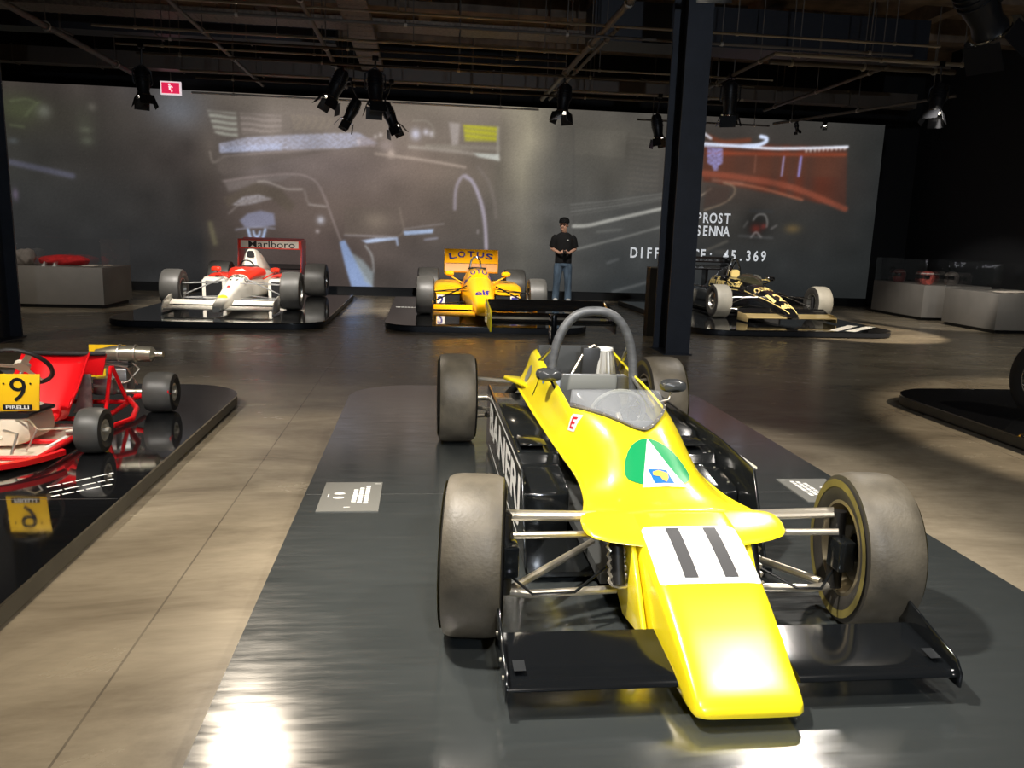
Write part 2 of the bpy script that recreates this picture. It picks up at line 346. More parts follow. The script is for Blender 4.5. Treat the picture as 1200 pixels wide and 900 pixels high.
FEAT = [
('b',[-5.11,3.79],(112,114,120),0.507,0.351,0.85),
('b',[-8.26,3.64],(72,76,55),0.351,0.273,0.8),
('b',[-7.96,3.71],(76,80,60),0.195,0.156,0.6),
('b',[-7.74,3.63],(120,122,112),0.137,0.137,0.6),
('b',[-6.96,3.33],(70,70,60),0.195,0.351,0.7),
('b',[-6.8,3.76],(96,92,84),0.078,0.078,0.7),
('b',[-6.96,3.3],(96,98,84),0.117,0.058,0.6),
('b',[-6.94,3.08],(92,95,82),0.117,0.078,0.6),
('b',[-8.39,3.02],(80,84,86),0.098,0.058,0.7),
('b',[-8.43,1.94],(110,98,120),0.058,0.117,0.7),
('l',[[-8.38,3.8],[-8.08,3.85],[-7.89,3.79]],(88,94,70),0.019,0.03,0.7),
('l',[[-8.11,3.52],[-7.93,3.73],[-7.82,3.8]],(88,94,70),0.019,0.03,0.7),
('l',[[-8.42,3.33],[-8.16,3.3]],(88,94,70),0.019,0.03,0.7),
('l',[[-8.48,2.59],[-7.94,2.49],[-7.28,2.36]],(82,82,96),0.056999999999999995,0.05,0.8),
('p',[[-4.51,3.8],[-3.92,3.78],[-3.9,3.28],[-4.2,3.28],[-4.37,3.36]],(172,172,160),0.02,0.85,4),
('p',[[-3.85,3.78],[-2.99,3.77],[-3.0,3.44],[-3.81,3.35]],(152,140,133),0.02,0.8,4),
('p',[[-2.8,3.8],[-1.82,3.79],[-2.04,3.52],[-2.75,3.49]],(140,128,114),0.02,0.6,5),
('p',[[-4.29,3.14],[-3.71,3.29],[-2.82,3.38],[-1.39,3.49],[-0.99,3.28],[-1.75,3.14],[-3.01,3.06],[-4.28,2.95]],(172,172,190),0.02,0.9,3),
('p',[[-4.29,3.07],[-3.0,3.2],[-3.01,3.06],[-4.28,2.95]],(178,186,215),0.03,0.6,3),
('l',[[-4.49,2.96],[-4.42,2.75],[-4.21,2.87]],(140,130,122),0.019,0.02,0.6),
('l',[[-4.21,2.88],[-3.01,3.02],[-1.9,3.14]],(150,138,132),0.014249999999999999,0.02,0.7),
('p',[[-4.32,2.86],[-1.94,3.1],[-3.01,2.84],[-4.22,2.5],[-4.33,2.58]],(104,94,88),0.05,0.7,0),
('b',[-0.81,3.25],(160,145,140),0.156,0.117,0.7),
('p',[[-1.43,3.41],[-1.03,3.39],[-1.03,3.21],[-1.39,3.19]],(165,150,150),0.03,0.6,3),
('b',[-0.17,3.51],(200,198,215),0.098,0.107,0.9),
('b',[0.05,3.56],(200,195,205),0.058,0.064,0.9),
('b',[0.17,3.53],(195,188,190),0.058,0.064,0.9),
('b',[-0.7,3.08],(190,172,160),0.078,0.086,0.9),
('b',[-0.92,3.46],(190,180,175),0.039,0.043,0.9),
('b',[-1.03,3.42],(180,170,165),0.039,0.043,0.9),
('b',[-1.39,3.3],(210,200,205),0.039,0.043,0.9),
('l',[[-0.23,3.79],[0.06,3.79],[0.21,3.65],[0.23,3.48]],(150,142,130),0.014249999999999999,0.02,0.7),
('p',[[0.54,3.79],[0.78,3.77],[0.75,3.34],[0.62,3.3]],(170,160,155),0.04,0.8,0),
('p',[[0.85,3.75],[1.62,3.74],[1.59,3.43],[0.9,3.42]],(188,184,52),0.03,0.95,6),
('p',[[1.58,3.75],[1.64,3.75],[1.66,3.03],[1.6,3.05]],(165,160,150),0.02,0.6,0),
('l',[[-1.03,3.07],[0.07,2.97],[0.91,2.86]],(168,152,140),0.028499999999999998,0.03,0.8),
('l',[[-0.3,3.24],[0.81,3.18],[1.64,3.07]],(165,155,145),0.038,0.04,0.7),
('p',[[1.09,3.17],[1.65,3.16],[1.66,3.03],[1.19,3.09]],(196,198,190),0.03,0.9,0),
('l',[[0.07,3.27],[1.63,3.29]],(150,142,130),0.0475,0.05,0.6),
('l',[[0.7,1.96],[0.71,2.32],[0.77,2.54],[0.89,2.68],[1.03,2.61],[1.2,2.34],[1.33,1.98],[1.39,1.61],[1.42,1.14]],(160,150,158),0.03325,0.025,0.85),
('l',[[0.93,2.64],[1.09,2.54],[1.26,2.14],[1.37,1.66],[1.42,1.1]],(172,164,178),0.03325,0.03,0.7),
('l',[[1.19,2.87],[1.42,2.59],[1.57,2.17],[1.62,1.8]],(128,118,112),0.028499999999999998,0.05,0.6),
('p',[[-4.23,2.37],[-2.75,2.57],[-3.02,2.42],[-3.63,2.33],[-3.92,2.21],[-4.13,2.16]],(122,112,108),0.05,0.8,0),
('l',[[-4.23,2.37],[-3.55,2.49],[-2.75,2.57],[-2.34,2.46],[-2.13,2.13],[-1.95,1.63],[-1.84,1.34],[-1.79,1.21]],(146,132,128),0.019,0.02,0.8),
('l',[[-3.52,2.38],[-3.34,2.39],[-3.02,2.28],[-2.88,2.25],[-2.59,2.26]],(168,158,150),0.0171,0.02,0.8),
('p',[[-4.24,2.02],[-3.56,2.36],[-3.03,2.24],[-2.76,1.93],[-2.86,1.74],[-3.21,2.02],[-3.74,2.11],[-4.14,1.81]],(92,82,72),0.06,0.8,0),
('p',[[-4.07,1.88],[-3.85,2.05],[-3.51,2.12],[-3.24,2.04],[-3.57,1.93],[-3.87,1.87]],(158,152,155),0.02,0.9,3),
('l',[[-4.14,1.7],[-3.84,1.93],[-3.24,2.04]],(140,130,125),0.014249999999999999,0.02,0.7),
('p',[[-3.92,1.56],[-3.75,1.71],[-3.48,1.78],[-3.2,1.73],[-3.17,1.48],[-3.58,1.41],[-3.82,1.42]],(132,132,152),0.03,0.9,0),
('l',[[-4.01,1.36],[-3.58,1.43],[-3.19,1.41]],(150,150,165),0.014249999999999999,0.02,0.8),
('l',[[-3.75,1.37],[-3.7,1.17]],(175,195,232),0.0247,0.012,1),
('l',[[-3.39,1.38],[-3.45,1.18]],(175,195,232),0.0247,0.012,1),
('l',[[-3.64,1.34],[-3.61,1.25],[-3.53,1.25],[-3.5,1.34]],(175,195,232),0.019,0.012,1),
('l',[[-3.61,1.17],[-3.54,1.18]],(175,195,232),0.038,0.015,1),
('l',[[-2.54,2.22],[-2.45,1.97],[-2.13,1.93]],(140,130,124),0.019,0.03,0.6),
('l',[[-2.46,1.94],[-2.09,1.91]],(160,150,145),0.014249999999999999,0.02,0.7),
('b',[-2.21,1.62],(190,190,200),0.078,0.078,0.9),
('b',[-2.28,1.38],(180,170,170),0.039,0.039,0.8),
('p',[[-1.71,1.91],[-0.51,1.95],[-0.51,1.34],[-1.7,1.34]],(102,91,83),0.03,0.7,0),
('l',[[-0.51,1.95],[-0.51,1.34],[-1.7,1.34]],(135,122,110),0.014249999999999999,0.02,0.7),
('b',[-1.03,1.66],(135,122,108),0.273,0.175,0.6),
('p',[[-1.81,1.16],[-1.7,1.21],[-1.41,0.68],[-1.09,0.2],[-1.56,0.19],[-1.7,0.68]],(140,160,200),0.02,0.95,0),
('p',[[-1.55,0.94],[-1.31,0.78],[-1.07,0.51],[-1.09,0.2],[-1.26,0.31]],(150,160,165),0.05,0.8,0),
('l',[[-1.25,1.1],[-1.11,0.88],[-1.07,0.54]],(165,165,165),0.019,0.02,0.8),
('l',[[-1.7,1.31],[-0.59,1.32]],(150,145,150),0.014249999999999999,0.02,0.7),
('p',[[-1.33,1.21],[-1.03,1.27],[-0.59,1.3],[-0.59,1.25],[-1.22,1.15]],(178,192,220),0.012,0.95,0),
('l',[[-0.57,1.29],[-0.55,1.14]],(175,190,220),0.019,0.012,1),
('p',[[-0.42,1.44],[0.24,1.51],[0.22,1.42],[-0.4,1.35]],(170,188,220),0.012,0.95,0),
('l',[[-0.4,1.49],[0.46,1.63]],(150,142,140),0.014249999999999999,0.02,0.7),
('l',[[0.05,1.27],[0.32,1.31]],(150,150,165),0.019,0.02,0.8),
('l',[[-4.54,1.47],[-4.45,1.06]],(110,104,80),0.0475,0.06,0.7),
('l',[[1.22,1.51],[1.22,1.45]],(160,150,150),0.019,0.02,0.7),
('p',[[3.24,3.79],[4.5,3.77],[4.47,3.2],[3.27,3.25]],(98,94,86),0.02,0.5,0),
('p',[[4.55,3.78],[5.28,3.75],[5.27,2.49],[4.58,2.41]],(96,91,84),0.03,0.5,4),
('l',[[3.28,3.79],[3.44,0.43]],(70,68,66),0.019,0.03,0.4),
('l',[[3.3,2.14],[4.29,2.27],[5.5,2.48]],(112,111,107),0.014249999999999999,0.015,0.8),
('l',[[3.3,2.06],[4.29,2.21],[5.51,2.43]],(104,103,99),0.011399999999999999,0.015,0.8),
('l',[[3.31,1.99],[4.3,2.15],[5.51,2.39]],(116,115,111),0.014249999999999999,0.015,0.8),
('l',[[3.31,1.91],[4.3,2.09],[5.51,2.34]],(100,99,95),0.011399999999999999,0.015,0.8),
('l',[[3.38,1.67],[3.73,1.7],[4.31,1.85],[5.53,2.16]],(168,167,160),0.038,0.02,0.9),
('l',[[3.4,1.14],[4.34,1.4],[5.55,1.76]],(122,122,118),0.02375,0.025,0.8),
('l',[[4.37,0.22],[5.2,0.47],[5.99,0.79]],(96,98,98),0.028499999999999998,0.04,0.7),
('l',[[3.93,1.56],[4.48,1.63]],(110,110,106),0.019,0.03,0.7),
('l',[[4.21,0.87],[4.44,0.96]],(100,102,102),0.028499999999999998,0.03,0.6),
('p',[[6.26,3.63],[9.69,3.65],[9.8,2.36],[9.14,2.38],[7.88,2.57],[6.32,2.77]],(98,50,37),0.05,0.85,2),
('p',[[6.28,3.3],[9.65,3.47],[9.6,2.98],[6.31,2.91]],(86,58,46),0.06,0.6,2),
('l',[[6.37,3.75],[6.73,3.65],[7.33,3.71]],(120,62,42),0.0475,0.05,0.8),
('l',[[6.26,3.59],[6.98,3.57],[7.79,3.55],[8.71,3.59],[9.69,3.66]],(232,236,250),0.0304,0.015,1),
('l',[[6.26,3.56],[7.18,3.58]],(205,215,240),0.038,0.03,0.8),
('l',[[7.22,3.58],[7.54,3.61],[7.72,3.69],[7.73,3.77],[7.6,3.8]],(210,222,248),0.042749999999999996,0.02,1),
('l',[[6.28,3.8],[6.43,3.71]],(215,215,225),0.028499999999999998,0.015,1),
('b',[8.71,3.53],(235,225,220),0.025,0.031,0.9),
('b',[8.81,3.54],(235,225,220),0.025,0.031,0.9),
('b',[8.92,3.55],(235,225,220),0.025,0.031,0.9),
('b',[9.02,3.56],(235,225,220),0.025,0.031,0.9),
('b',[9.12,3.57],(235,225,220),0.025,0.031,0.9),
('b',[9.22,3.58],(235,225,220),0.025,0.031,0.9),
('b',[9.32,3.59],(235,225,220),0.025,0.031,0.9),
('b',[9.43,3.6],(235,225,220),0.025,0.031,0.9),
('b',[9.53,3.61],(235,225,220),0.025,0.031,0.9),
('b',[9.63,3.62],(235,225,220),0.025,0.031,0.9),
('l',[[6.39,3.39],[8.62,3.45],[9.65,3.49]],(150,70,45),0.038,0.04,0.7),
('p',[[6.36,3.52],[6.73,3.5],[6.75,3.17],[6.66,3.13],[6.65,3.01],[6.55,3.01],[6.5,3.12],[6.39,3.17]],(142,138,192),0.012,0.95,3),
('l',[[8.19,3.38],[8.17,2.96]],(158,145,190),0.019,0.012,1),
('l',[[8.6,3.39],[8.58,2.97]],(140,130,195),0.028499999999999998,0.012,1),
('l',[[7.52,3.39],[7.52,3.01]],(128,84,68),0.014249999999999999,0.02,0.8),
('l',[[6.31,2.94],[7.24,2.88],[8.49,2.7],[9.79,2.27]],(138,74,56),0.0665,0.05,0.85),
('l',[[6.85,2.76],[7.67,2.67],[8.72,2.44]],(150,92,70),0.028499999999999998,0.03,0.8),
('l',[[6.56,2.8],[7.25,2.75]],(140,96,80),0.028499999999999998,0.04,0.7),
('l',[[6.31,2.45],[6.52,2.61]],(150,135,118),0.019,0.015,0.8),
('l',[[6.81,2.75],[7.06,2.67],[7.07,2.5],[6.85,2.3],[6.41,2.13]],(128,110,92),0.019,0.02,0.8),
('p',[[6.41,2.66],[6.98,2.65],[6.92,2.34],[6.37,2.17]],(70,56,50),0.05,0.7,0),
('b',[7.71,1.83],(30,29,28),0.351,0.312,0.85),
('l',[[7.59,1.94],[7.68,2.06],[7.85,2.07],[7.93,1.91],[7.92,1.8]],(120,118,116),0.019,0.015,0.8),
('b',[7.67,1.75],(96,42,36),0.117,0.098,0.9),
('b',[7.85,1.81],(105,48,44),0.058,0.058,0.9),
('l',[[7.28,1.58],[8.08,1.55]],(72,72,72),0.028499999999999998,0.03,0.7),
('l',[[7.57,1.55],[7.68,1.67],[7.81,1.56]],(128,124,122),0.019,0.015,0.8),
('l',[[8.04,1.76],[8.16,1.84]],(110,106,104),0.019,0.02,0.7),
('l',[[7.38,1.78],[7.45,1.9]],(84,82,80),0.02375,0.02,0.7),
('l',[[7.51,2.15],[8.03,2.15]],(52,52,52),0.038,0.02,0.8),
('b',[8.56,1.78],(112,92,58),0.175,0.098,0.7),
('l',[[6.49,1.21],[7.0,1.44]],(96,92,84),0.028499999999999998,0.03,0.7),
('b',[6.88,1.2],(96,92,86),0.234,0.058,0.4)]

def paint_wall(x0, x1, z0, z1, nx, nz):
    X, Z = np.meshgrid(np.linspace(x0, x1, nx), np.linspace(z0, z1, nz))
    rows = []; zr = []
    for r in BASE:
        xs = [p[0] for p in r]; rows.append(np.stack([np.interp(X[0], xs, [p[2][c] for p in r]) for c in range(3)], -1)); zr.append(sum(p[1] for p in r)/len(r))
    rows = rows[::-1]; zr = np.array(zr[::-1])
    im = np.zeros(X.shape+(3,)); zz = Z[:, 0]
    for i, z in enumerate(zz):
        j = int(np.clip(np.searchsorted(zr, z)-1, 0, len(zr)-2)); t = float(np.clip((z-zr[j])/(zr[j+1]-zr[j]), 0, 1)); t = t*t*(3-2*t)
        im[i] = rows[j]*(1-t)+rows[j+1]*t
    rng = np.random.default_rng(3); G = rng.random(X.shape)
    sm = lambda d, s: 1/(1+np.exp(np.clip(d/s*4, -40, 40)))
    def seg(p, q):
        p = np.array(p); q = np.array(q); d = q-p; L2 = max((d*d).sum(), 1e-9)
        t = np.clip(((X-p[0])*d[0]+(Z-p[1])*d[1])/L2, 0, 1)
        return np.hypot(X-p[0]-t*d[0], Z-p[1]-t*d[1])
    for f in FEAT:
        if f[0] == 'b':
            a = f[5]*np.exp(-((X-f[1][0])/f[3])**2-((Z-f[1][1])/f[4])**2); c = np.array(f[2], float)
        else:
            P_ = f[1]; D = np.full(X.shape, 9.)
            if f[0] == 'l' and len(P_) > 2:
                kk = [(j, p) for j, p in enumerate(P_)]; P_ = [tuple(cr_interp(kk, j*(len(kk)-1)/(6*len(kk)))) for j in range(6*len(kk)+1)]
            n = len(P_)
            for i in range(n if f[0] == 'p' else n-1): D = np.minimum(D, seg(P_[i], P_[(i+1) % n]))
            if f[0] == 'l': a = f[5]*sm(D-f[3], f[4])
            else:
                ins = np.zeros(X.shape, bool)
                for i in range(n):
                    (ax, az), (bx, bz) = P_[i], P_[(i+1) % n]
                    c_ = ((az > Z) != (bz > Z)) & (X < (bx-ax)*(Z-az)/((bz-az) or 1e-9)+ax); ins ^= c_
                a = f[4]*sm(np.where(ins, -D, D), f[3]); t = f[5]
                if t == 3: a = a*(.45+.75*np.clip(G+.3*np.sin(X*37)*np.sin(Z*60), 0, 1))
                if t == 4: a = a*(.55+.45*np.sin(Z*55+.6*np.sin(X*9)+X*1.5))
                if t == 5: a = a*(.4+.6*(np.sin(X*40+np.sin(Z*20)*2) > .1))
                if t == 6: a = a*(.8+.2*np.sin(Z*60+X*4))
                if t == 2: a = a*(.8+.2*np.sin(X*11+np.sin(X*3)*2))
            c = np.array(f[2], float)
        a = np.clip(a, 0, 1)[..., None]; im = im*(1-a)+c*a
    # film grain and projector softness
    k = np.exp(-np.arange(-4, 5)**2/(2*.8**2)); k /= k.sum()
    low = rng.normal(0, 1, (12, 50)); low = np.stack([np.interp(np.linspace(0, 49, nx), np.arange(50), r) for r in low]); low = np.stack([np.interp(np.linspace(0, 11, nz), np.arange(12), low[:, c]) for c in range(nx)], 1)
    im = im*(1+.05*low[..., None])
    for c in range(3):
        im[..., c] = np.apply_along_axis(lambda v: np.convolve(np.pad(v, 4, 'edge'), k, 'valid'), 0, im[..., c])
        im[..., c] = np.apply_along_axis(lambda v: np.convolve(np.pad(v, 4, 'edge'), k, 'valid'), 1, im[..., c])
    im = im*(1+.02*rng.normal(0, 1, X.shape)[..., None])
    im = np.clip(im, 0, 255)/255
    lin = np.where(im <= .04045, im/12.92, ((im+.055)/1.055)**2.4)
    return X, Z, lin
NX, NZ = 1000, 210
WX0, WX1, WZ0, WZ1 = -10.5, 10.55, .2, 4.18
X, Z, LIN = paint_wall(WX0, WX1, WZ0, WZ1, NX, NZ)
me = bpy.data.meshes.new('wall_back')
nv = NX*NZ; co = np.zeros((nv+8, 3)); co[:nv, 0] = X.ravel(); co[:nv, 1] = 18; co[:nv, 2] = Z.ravel()
co[nv:] = [(x, y, z) for y in (18.004, 18.3) for x, z in ((WX0, WZ0), (WX1, WZ0), (WX1, WZ1), (WX0, WZ1))]
ii = (np.arange(NZ-1)[:, None]*NX+np.arange(NX-1)[None]).ravel()
q = np.concatenate([np.stack([ii, ii+1, ii+1+NX, ii+NX], -1), nv+np.array([[0, 1, 5, 4], [1, 2, 6, 5], [2, 3, 7, 6], [3, 0, 4, 7], [4, 5, 6, 7]])])
me.vertices.add(len(co)); me.vertices.foreach_set('co', co.ravel())
me.loops.add(q.size); me.loops.foreach_set('vertex_index', q.ravel())
me.polygons.add(len(q)); me.polygons.foreach_set('loop_start', np.arange(0, q.size, 4)); me.polygons.foreach_set('loop_total', np.full(len(q), 4))
me.update(calc_edges=True); me.validate()
at = me.color_attributes.new('film', 'FLOAT_COLOR', 'POINT'); cc = np.zeros((nv+8, 4)); cc[:, 3] = 1; cc[:nv, :3] = LIN.reshape(-1, 3)
at.data.foreach_set('color', cc.ravel())
SCR = bpy.data.materials.new('projection_screen'); SCR.use_nodes = True
P = SCR.node_tree.nodes['Principled BSDF']; P.inputs['Base Color'].default_value = (.004, .004, .004, 1); P.inputs['Roughness'].default_value = .9; P.inputs['Specular IOR Level'].default_value = .05
va = SCR.node_tree.nodes.new('ShaderNodeVertexColor'); va.layer_name = 'film'
SCR.node_tree.links.new(va.outputs[0], P.inputs['Emission Color']); P.inputs['Emission Strength'].default_value = 1.0
wb = struct(link('wall_back', me, SCR))
FILMT = mat('film_caption', S(205, 208, 212), .6, emit=.85)
for s, cx, cz, w, h in (('PROST', 6.635, 1.955, .80, .235), ('SENNA', 6.645, 1.665, .80, .235)):
    decal('film_caption', text2d(s, w, h, mono=.72), plane_fn((cx, 17.99, cz), (1, 0, 0), (0, 0, 1)), FILMT, wb)
decal('film_caption', text2d('DIFFERENCE: 45.369', 3.24, .25, mono=.72), plane_fn((6.345, 17.99, 1.125), (1, 0, 0), (0, 0, 1)), FILMT, wb)

# ------------------------------------------------------------------ steel columns
def column(x, y0, y1, label):
    w, t = .155, .028
    poly = [(x-w, y0), (x+w, y0), (x+w, y0+t), (x+.02, y0+t), (x+.02, y1-t), (x+w, y1-t), (x+w, y1), (x-w, y1), (x-w, y1-t), (x-.02, y1-t), (x-.02, y0+t), (x-w, y0+t)]
    o = thing('column', label, 'column', (x, (y0+y1)/2, 0))
    def loc(m): m.v = [(a-x, b-(y0+y1)/2, c) for a, b, c in m.v]; return m
    loc(MB().prism(poly, 'z', .012, 5.3)).build('beam', DARKBLUE, o, smooth=False)
    loc(MB().box(x-w-.03, x+w+.03, y0-.03, y1+.03, 0, .014)).build('base_plate', DARKBLUE, o, smooth=False)
    for s in (-1, 1):
        loc(MB().tube([(x+s*.06, y0+.1, .02), (x+s*.06, y0+.1, 5.2)], .012, 8)).build('conduit', BLACK, o)
column(3.245, 9.73, 10.32, 'dark blue steel column standing behind the yellow single seater')
column(-5.10, 9.78, 10.46, 'black steel column at the left edge of the hall')

# ------------------------------------------------------------------ platforms
def rrect(x0, x1, y0, y1, r, n=10):
    pts = []
    for cx, cy, a in ((x1-r, y1-r, 0), (x0+r, y1-r, PI/2), (x0+r, y0+r, PI), (x1-r, y0+r, 1.5*PI)):
        pts += [(cx+r*math.cos(a+PI/2*k/n), cy+r*math.sin(a+PI/2*k/n)) for k in range(n+1)]
    return pts
def platform(label, x0, x1, y0, y1, top, edge, r=.5):
    cx, cy = (x0+x1)/2, (y0+y1)/2
    o = thing('display_platform', label, 'platform', (cx, cy, 0), group='low rounded car platforms')
    p = rrect(x0-cx, x1-cx, y0-cy, y1-cy, r); q = rrect(x0-cx+.025, x1-cx-.025, y0-cy+.025, y1-cy-.025, r-.025)
    MB().prism(q, 'z', 0, .02).build('plinth_recess', BLACK, o)
    MB().prism(p, 'z', .02, .088).build('edge_band', edge, o)
    jy = 0.0
    for a, b in ((-9, jy-.0022), (jy+.0022, 9)):       # two deck panels with a joint between them
        pp = [(x, min(max(y, a), b)) for x, y in p]
        m = MB().prism(pp, 'z', .0885, .1); m.build('deck_panel', top, o)
    MB().box(x0-cx+.01, x1-cx-.01, jy-.0021, jy+.0021, .09, .0999).build('joint_strip', ALU, o, smooth=False)
    return o
pm = platform('scuffed dark platform under the yellow single seater with number 11', -.59, 2.42, 1.0, 7.0, PLAT, PEDGEB)
pk = platform('glossy black platform under the red kart', -4.5, -1.48, .95, 6.95, PLATK, PEDGE)
pr_ = platform('dark platform at the right edge under a half-seen race car', 4.39, 7.4, 1.05, 7.09, PLATK, PEDGE)
p1 = platform('black platform under the white and red race car', -4.48, -1.43, 11.58, 17.5, PLATK, PEDGEB)
p2 = platform('black platform under the yellow race car with the wide rear wing', -.55, 2.53, 11.58, 17.5, PLATK, PEDGEB)
p3 = platform('black platform under the black and gold race car', 4.27, 7.6, 11.75, 17.5, PLATK, PEDGEB)

PLQ = mat('plaque_grey', S(104, 104, 99), .5)
def plaque(label, cx, cy, w, h, mirror=1):
    o = MB().box(-w/2, w/2, -h/2, h/2, 0, .004).build('info_plaque', PLQ, smooth=False); o.location = (cx, cy, .1002)
    tag(o, label, 'plaque')
    sh = []
    for i, (u, ln) in enumerate(((.245, .62), (.15, .52), (.06, .44))):
        k = -h*.5*ln; j = 0
        while k < h*.5*ln:
            d = random.uniform(.02, .045); sh.append(rect2d(.022, d, mirror*u*w*1.1, k+d/2+.01*(2-i))); k += d+.008
    sh += [ell2d(.028, .016, -mirror*.2*w, .035), ell2d(.028, .016, -mirror*.2*w, -.03), rect2d(.03, .006, mirror*.42*w, h*.43), rect2d(.006, .05, -mirror*.38*w, 0), rect2d(.03, .008, -mirror*.02*w, -h*.38)]
    decal('print', join2d(*sh), plane_fn((0, 0, .0055), (1, 0, 0), (0, 1, 0)), WHITE, o)['kind'] = 'stuff'
plaque('pale grey caption plaque beside the left wheels of the yellow single seater', -.352, 3.96, .30, .455)
plaque('grey caption plaque behind the right front wheel of the yellow single seater', 2.2, 4.02, .30, .40, -1)
def floor_caption(parent, rows, name='deck_lettering'):
    sh = []
    for (x0, y0, x1, y1, h) in rows:
        a = math.atan2(y1-y0, x1-x0); L_ = math.hypot(x1-x0, y1-y0); k = 0
        while k < L_:
            d = random.uniform(.03, .09); d = min(d, L_-k)
            hh = h*random.choice((.8, 1, 1))
            sh.append(move2d(rect2d(d, hh, k+d/2, 0), x0-parent.location.x, y0-parent.location.y, a)); k += d+.012
    decal(name, join2d(*sh), plane_fn((0, 0, .1002), (1, 0, 0), (0, 1, 0)), WHITE, parent)['kind'] = 'stuff'
floor_caption(pk, [(-1.903, 4.138, -1.667, 4.386, .018), (-1.854, 4.055, -1.628, 4.278, .016), (-1.818, 3.989, -1.596, 4.19, .016)])
floor_caption(p3, [(6.49, 11.9, 7.3, 12.75, .16), (6.75, 11.86, 7.53, 12.6, .16)])
floor_caption(p2, [(-.46, 14.4, -.10, 14.4, .10)])


# ------------------------------------------------------------------ wheels
RUBBER = mat('worn_slick_rubber', S(82, 76, 64), .5, noise=.28, nscale=9, bump=.12, bscale=90)
RUBBERG = mat('grey_slick_rubber', S(74, 73, 70), .45, noise=.12, nscale=6)
RUBBERB = mat('black_rubber', S(34, 33, 32), .55)
SIDEY = mat('stained_sidewall', S(96, 88, 42), .6, noise=.35, nscale=7)
SIDE = mat('tyre_sidewall', S(44, 42, 39), .55, noise=.1)
RIMM = mat('dull_rim_alloy', S(150, 140, 118), .35, metal=.8, noise=.2, nscale=12)
BRAKE = mat('brake_iron', S(30, 29, 28), .5, metal=.4)
def wheel(parent, loc, r, w, rim, tread=RUBBER, side=SIDE, rimm=RIMM, outer=1, ring_m=None, dish=.04, spokes=6):
    """axle along local x; outer = +1 if outer face is +x"""
    sh = min(.045, w*.2); h = w/2
    prof = [(rim, -h*.86), (rim+.012, -h*.9), ((rim+r)/2, -h), (r-sh, -h*.97), (r-sh*.3, -h*.9), (r-.004, -h*.72), (r, -h*.45), (r, 0), (r, h*.45), (r-.004, h*.72), (r-sh*.3, h*.9), (r-sh, h*.97), ((rim+r)/2, h), (rim+.012, h*.9), (rim, h*.86)]
    ty = MB().lathe(prof[4:11], n=48); ty.f = [f for f in ty.f if len(f) == 4]
    t = ty.build('tyre', tread, parent); t.location = loc
    for pf in (prof[:5], prof[10:]):
        sd = MB().lathe(pf, n=48); sd.f = [f for f in sd.f if len(f) == 4]; sd.build('sidewall', side, t)
    if ring_m:
        for s in (-1, 1):
            a = MB().lathe([(r*.80, s*(h*.985+.002)), (r*.90, s*(h*.99+.002))], n=48); a.f = [f for f in a.f if len(f) == 4]
            a.build('stain_ring', ring_m, t)
    rm = MB().lathe([(rim, -h*.86), (rim-.012, -h*.88), (rim-.022, -h*.6), (rim-.03, -h*.2), (rim-.03, h*.2), (rim-.022, h*.6), (rim-.012, h*.88), (rim, h*.86)], n=40)
    rm.f = [f for f in rm.f if len(f) == 4]
    rm.build('rim', rimm, t)
    d = MB(); xo = outer*(h*.55-dish)
    d.lathe([(.012, xo+.012*outer), (rim*.38, xo+.012*outer), (rim*.42, xo), (rim*.42, xo-.02*outer)], n=24)
    for k in range(spokes):
        a = 2*PI*k/spokes; c, q = math.cos(a), math.sin(a)
        d.flat_tube((xo, rim*.35*c, rim*.35*q), (xo+.01*outer, (rim-.02)*c, (rim-.02)*q), .03, .012, up=(1, 0, 0), n=8)
    d.build('spokes', rimm, t)
    MB().cyl((xo+.01*outer, 0, 0), (xo+.05*outer, 0, 0), .025, .02, 8).build('wheel_nut', STEEL, t)
    MB().lathe([(rim*.3, -.012-outer*.02), (rim*.74, -.012-outer*.02), (rim*.74, .012-outer*.02), (rim*.3, .012-outer*.02)], n=28, closed=True).build('brake_disc', BRAKE, t)
    return t
def aerofoil(ch, th, camber=.06, n=10, up=-1):
    """2-d section in (y,z), leading edge at y=0, trailing edge y=ch"""
    xs = [.5-.5*math.cos(PI*i/n) for i in range(n+1)]
    t = lambda x: 5*th*(.2969*math.sqrt(x)-.126*x-.3516*x*x+.2843*x**3-.1036*x**4)
    c = lambda x: up*4*camber*x*(1-x)
    top = [(x*ch, (c(x)+t(x))*ch) for x in xs]; bot = [(x*ch, (c(x)-t(x))*ch) for x in xs[::-1]]
    return top+bot[1:-1]
def wing_mb(x0, x1, y, z, ch, ang, th=.12, camber=.06, ch1=None):
    m = MB(); rings = []
    for x, c in ((x0, ch), (x1, ch1 or ch)):
        s = aerofoil(c, th, camber); a = ang
        rings.append([(x, y+p[0]*math.cos(a)-p[1]*math.sin(a), z+p[0]*math.sin(a)+p[1]*math.cos(a)) for p in s])
    return m.loft(rings)

# ------------------------------------------------------------------ yellow single seater, number 11
YEL = mat('yellow_bodywork', S(255, 231, 34), .26, coat=.6, noise=.03, nscale=2)
YELIN = mat('bodywork_inside', S(58, 60, 60), .6)
BLK = mat('black_bodywork', S(22, 24, 25), .16, coat=.5)
BLKW = mat('black_wing', S(16, 18, 20), .1, coat=.5)
GLASS = mat('clear_perspex', (.62, .66, .70), .06, alpha=.17, spec=.8)
PADM = mat('taped_padding', S(92, 94, 96), .5, metal=.3, noise=.25, nscale=14, stretch=(1, 1, 3))
car = thing('formula_race_car', 'bright yellow single seater racing car with number 11 on its nose', 'race car', (.93, 2.55, .1))
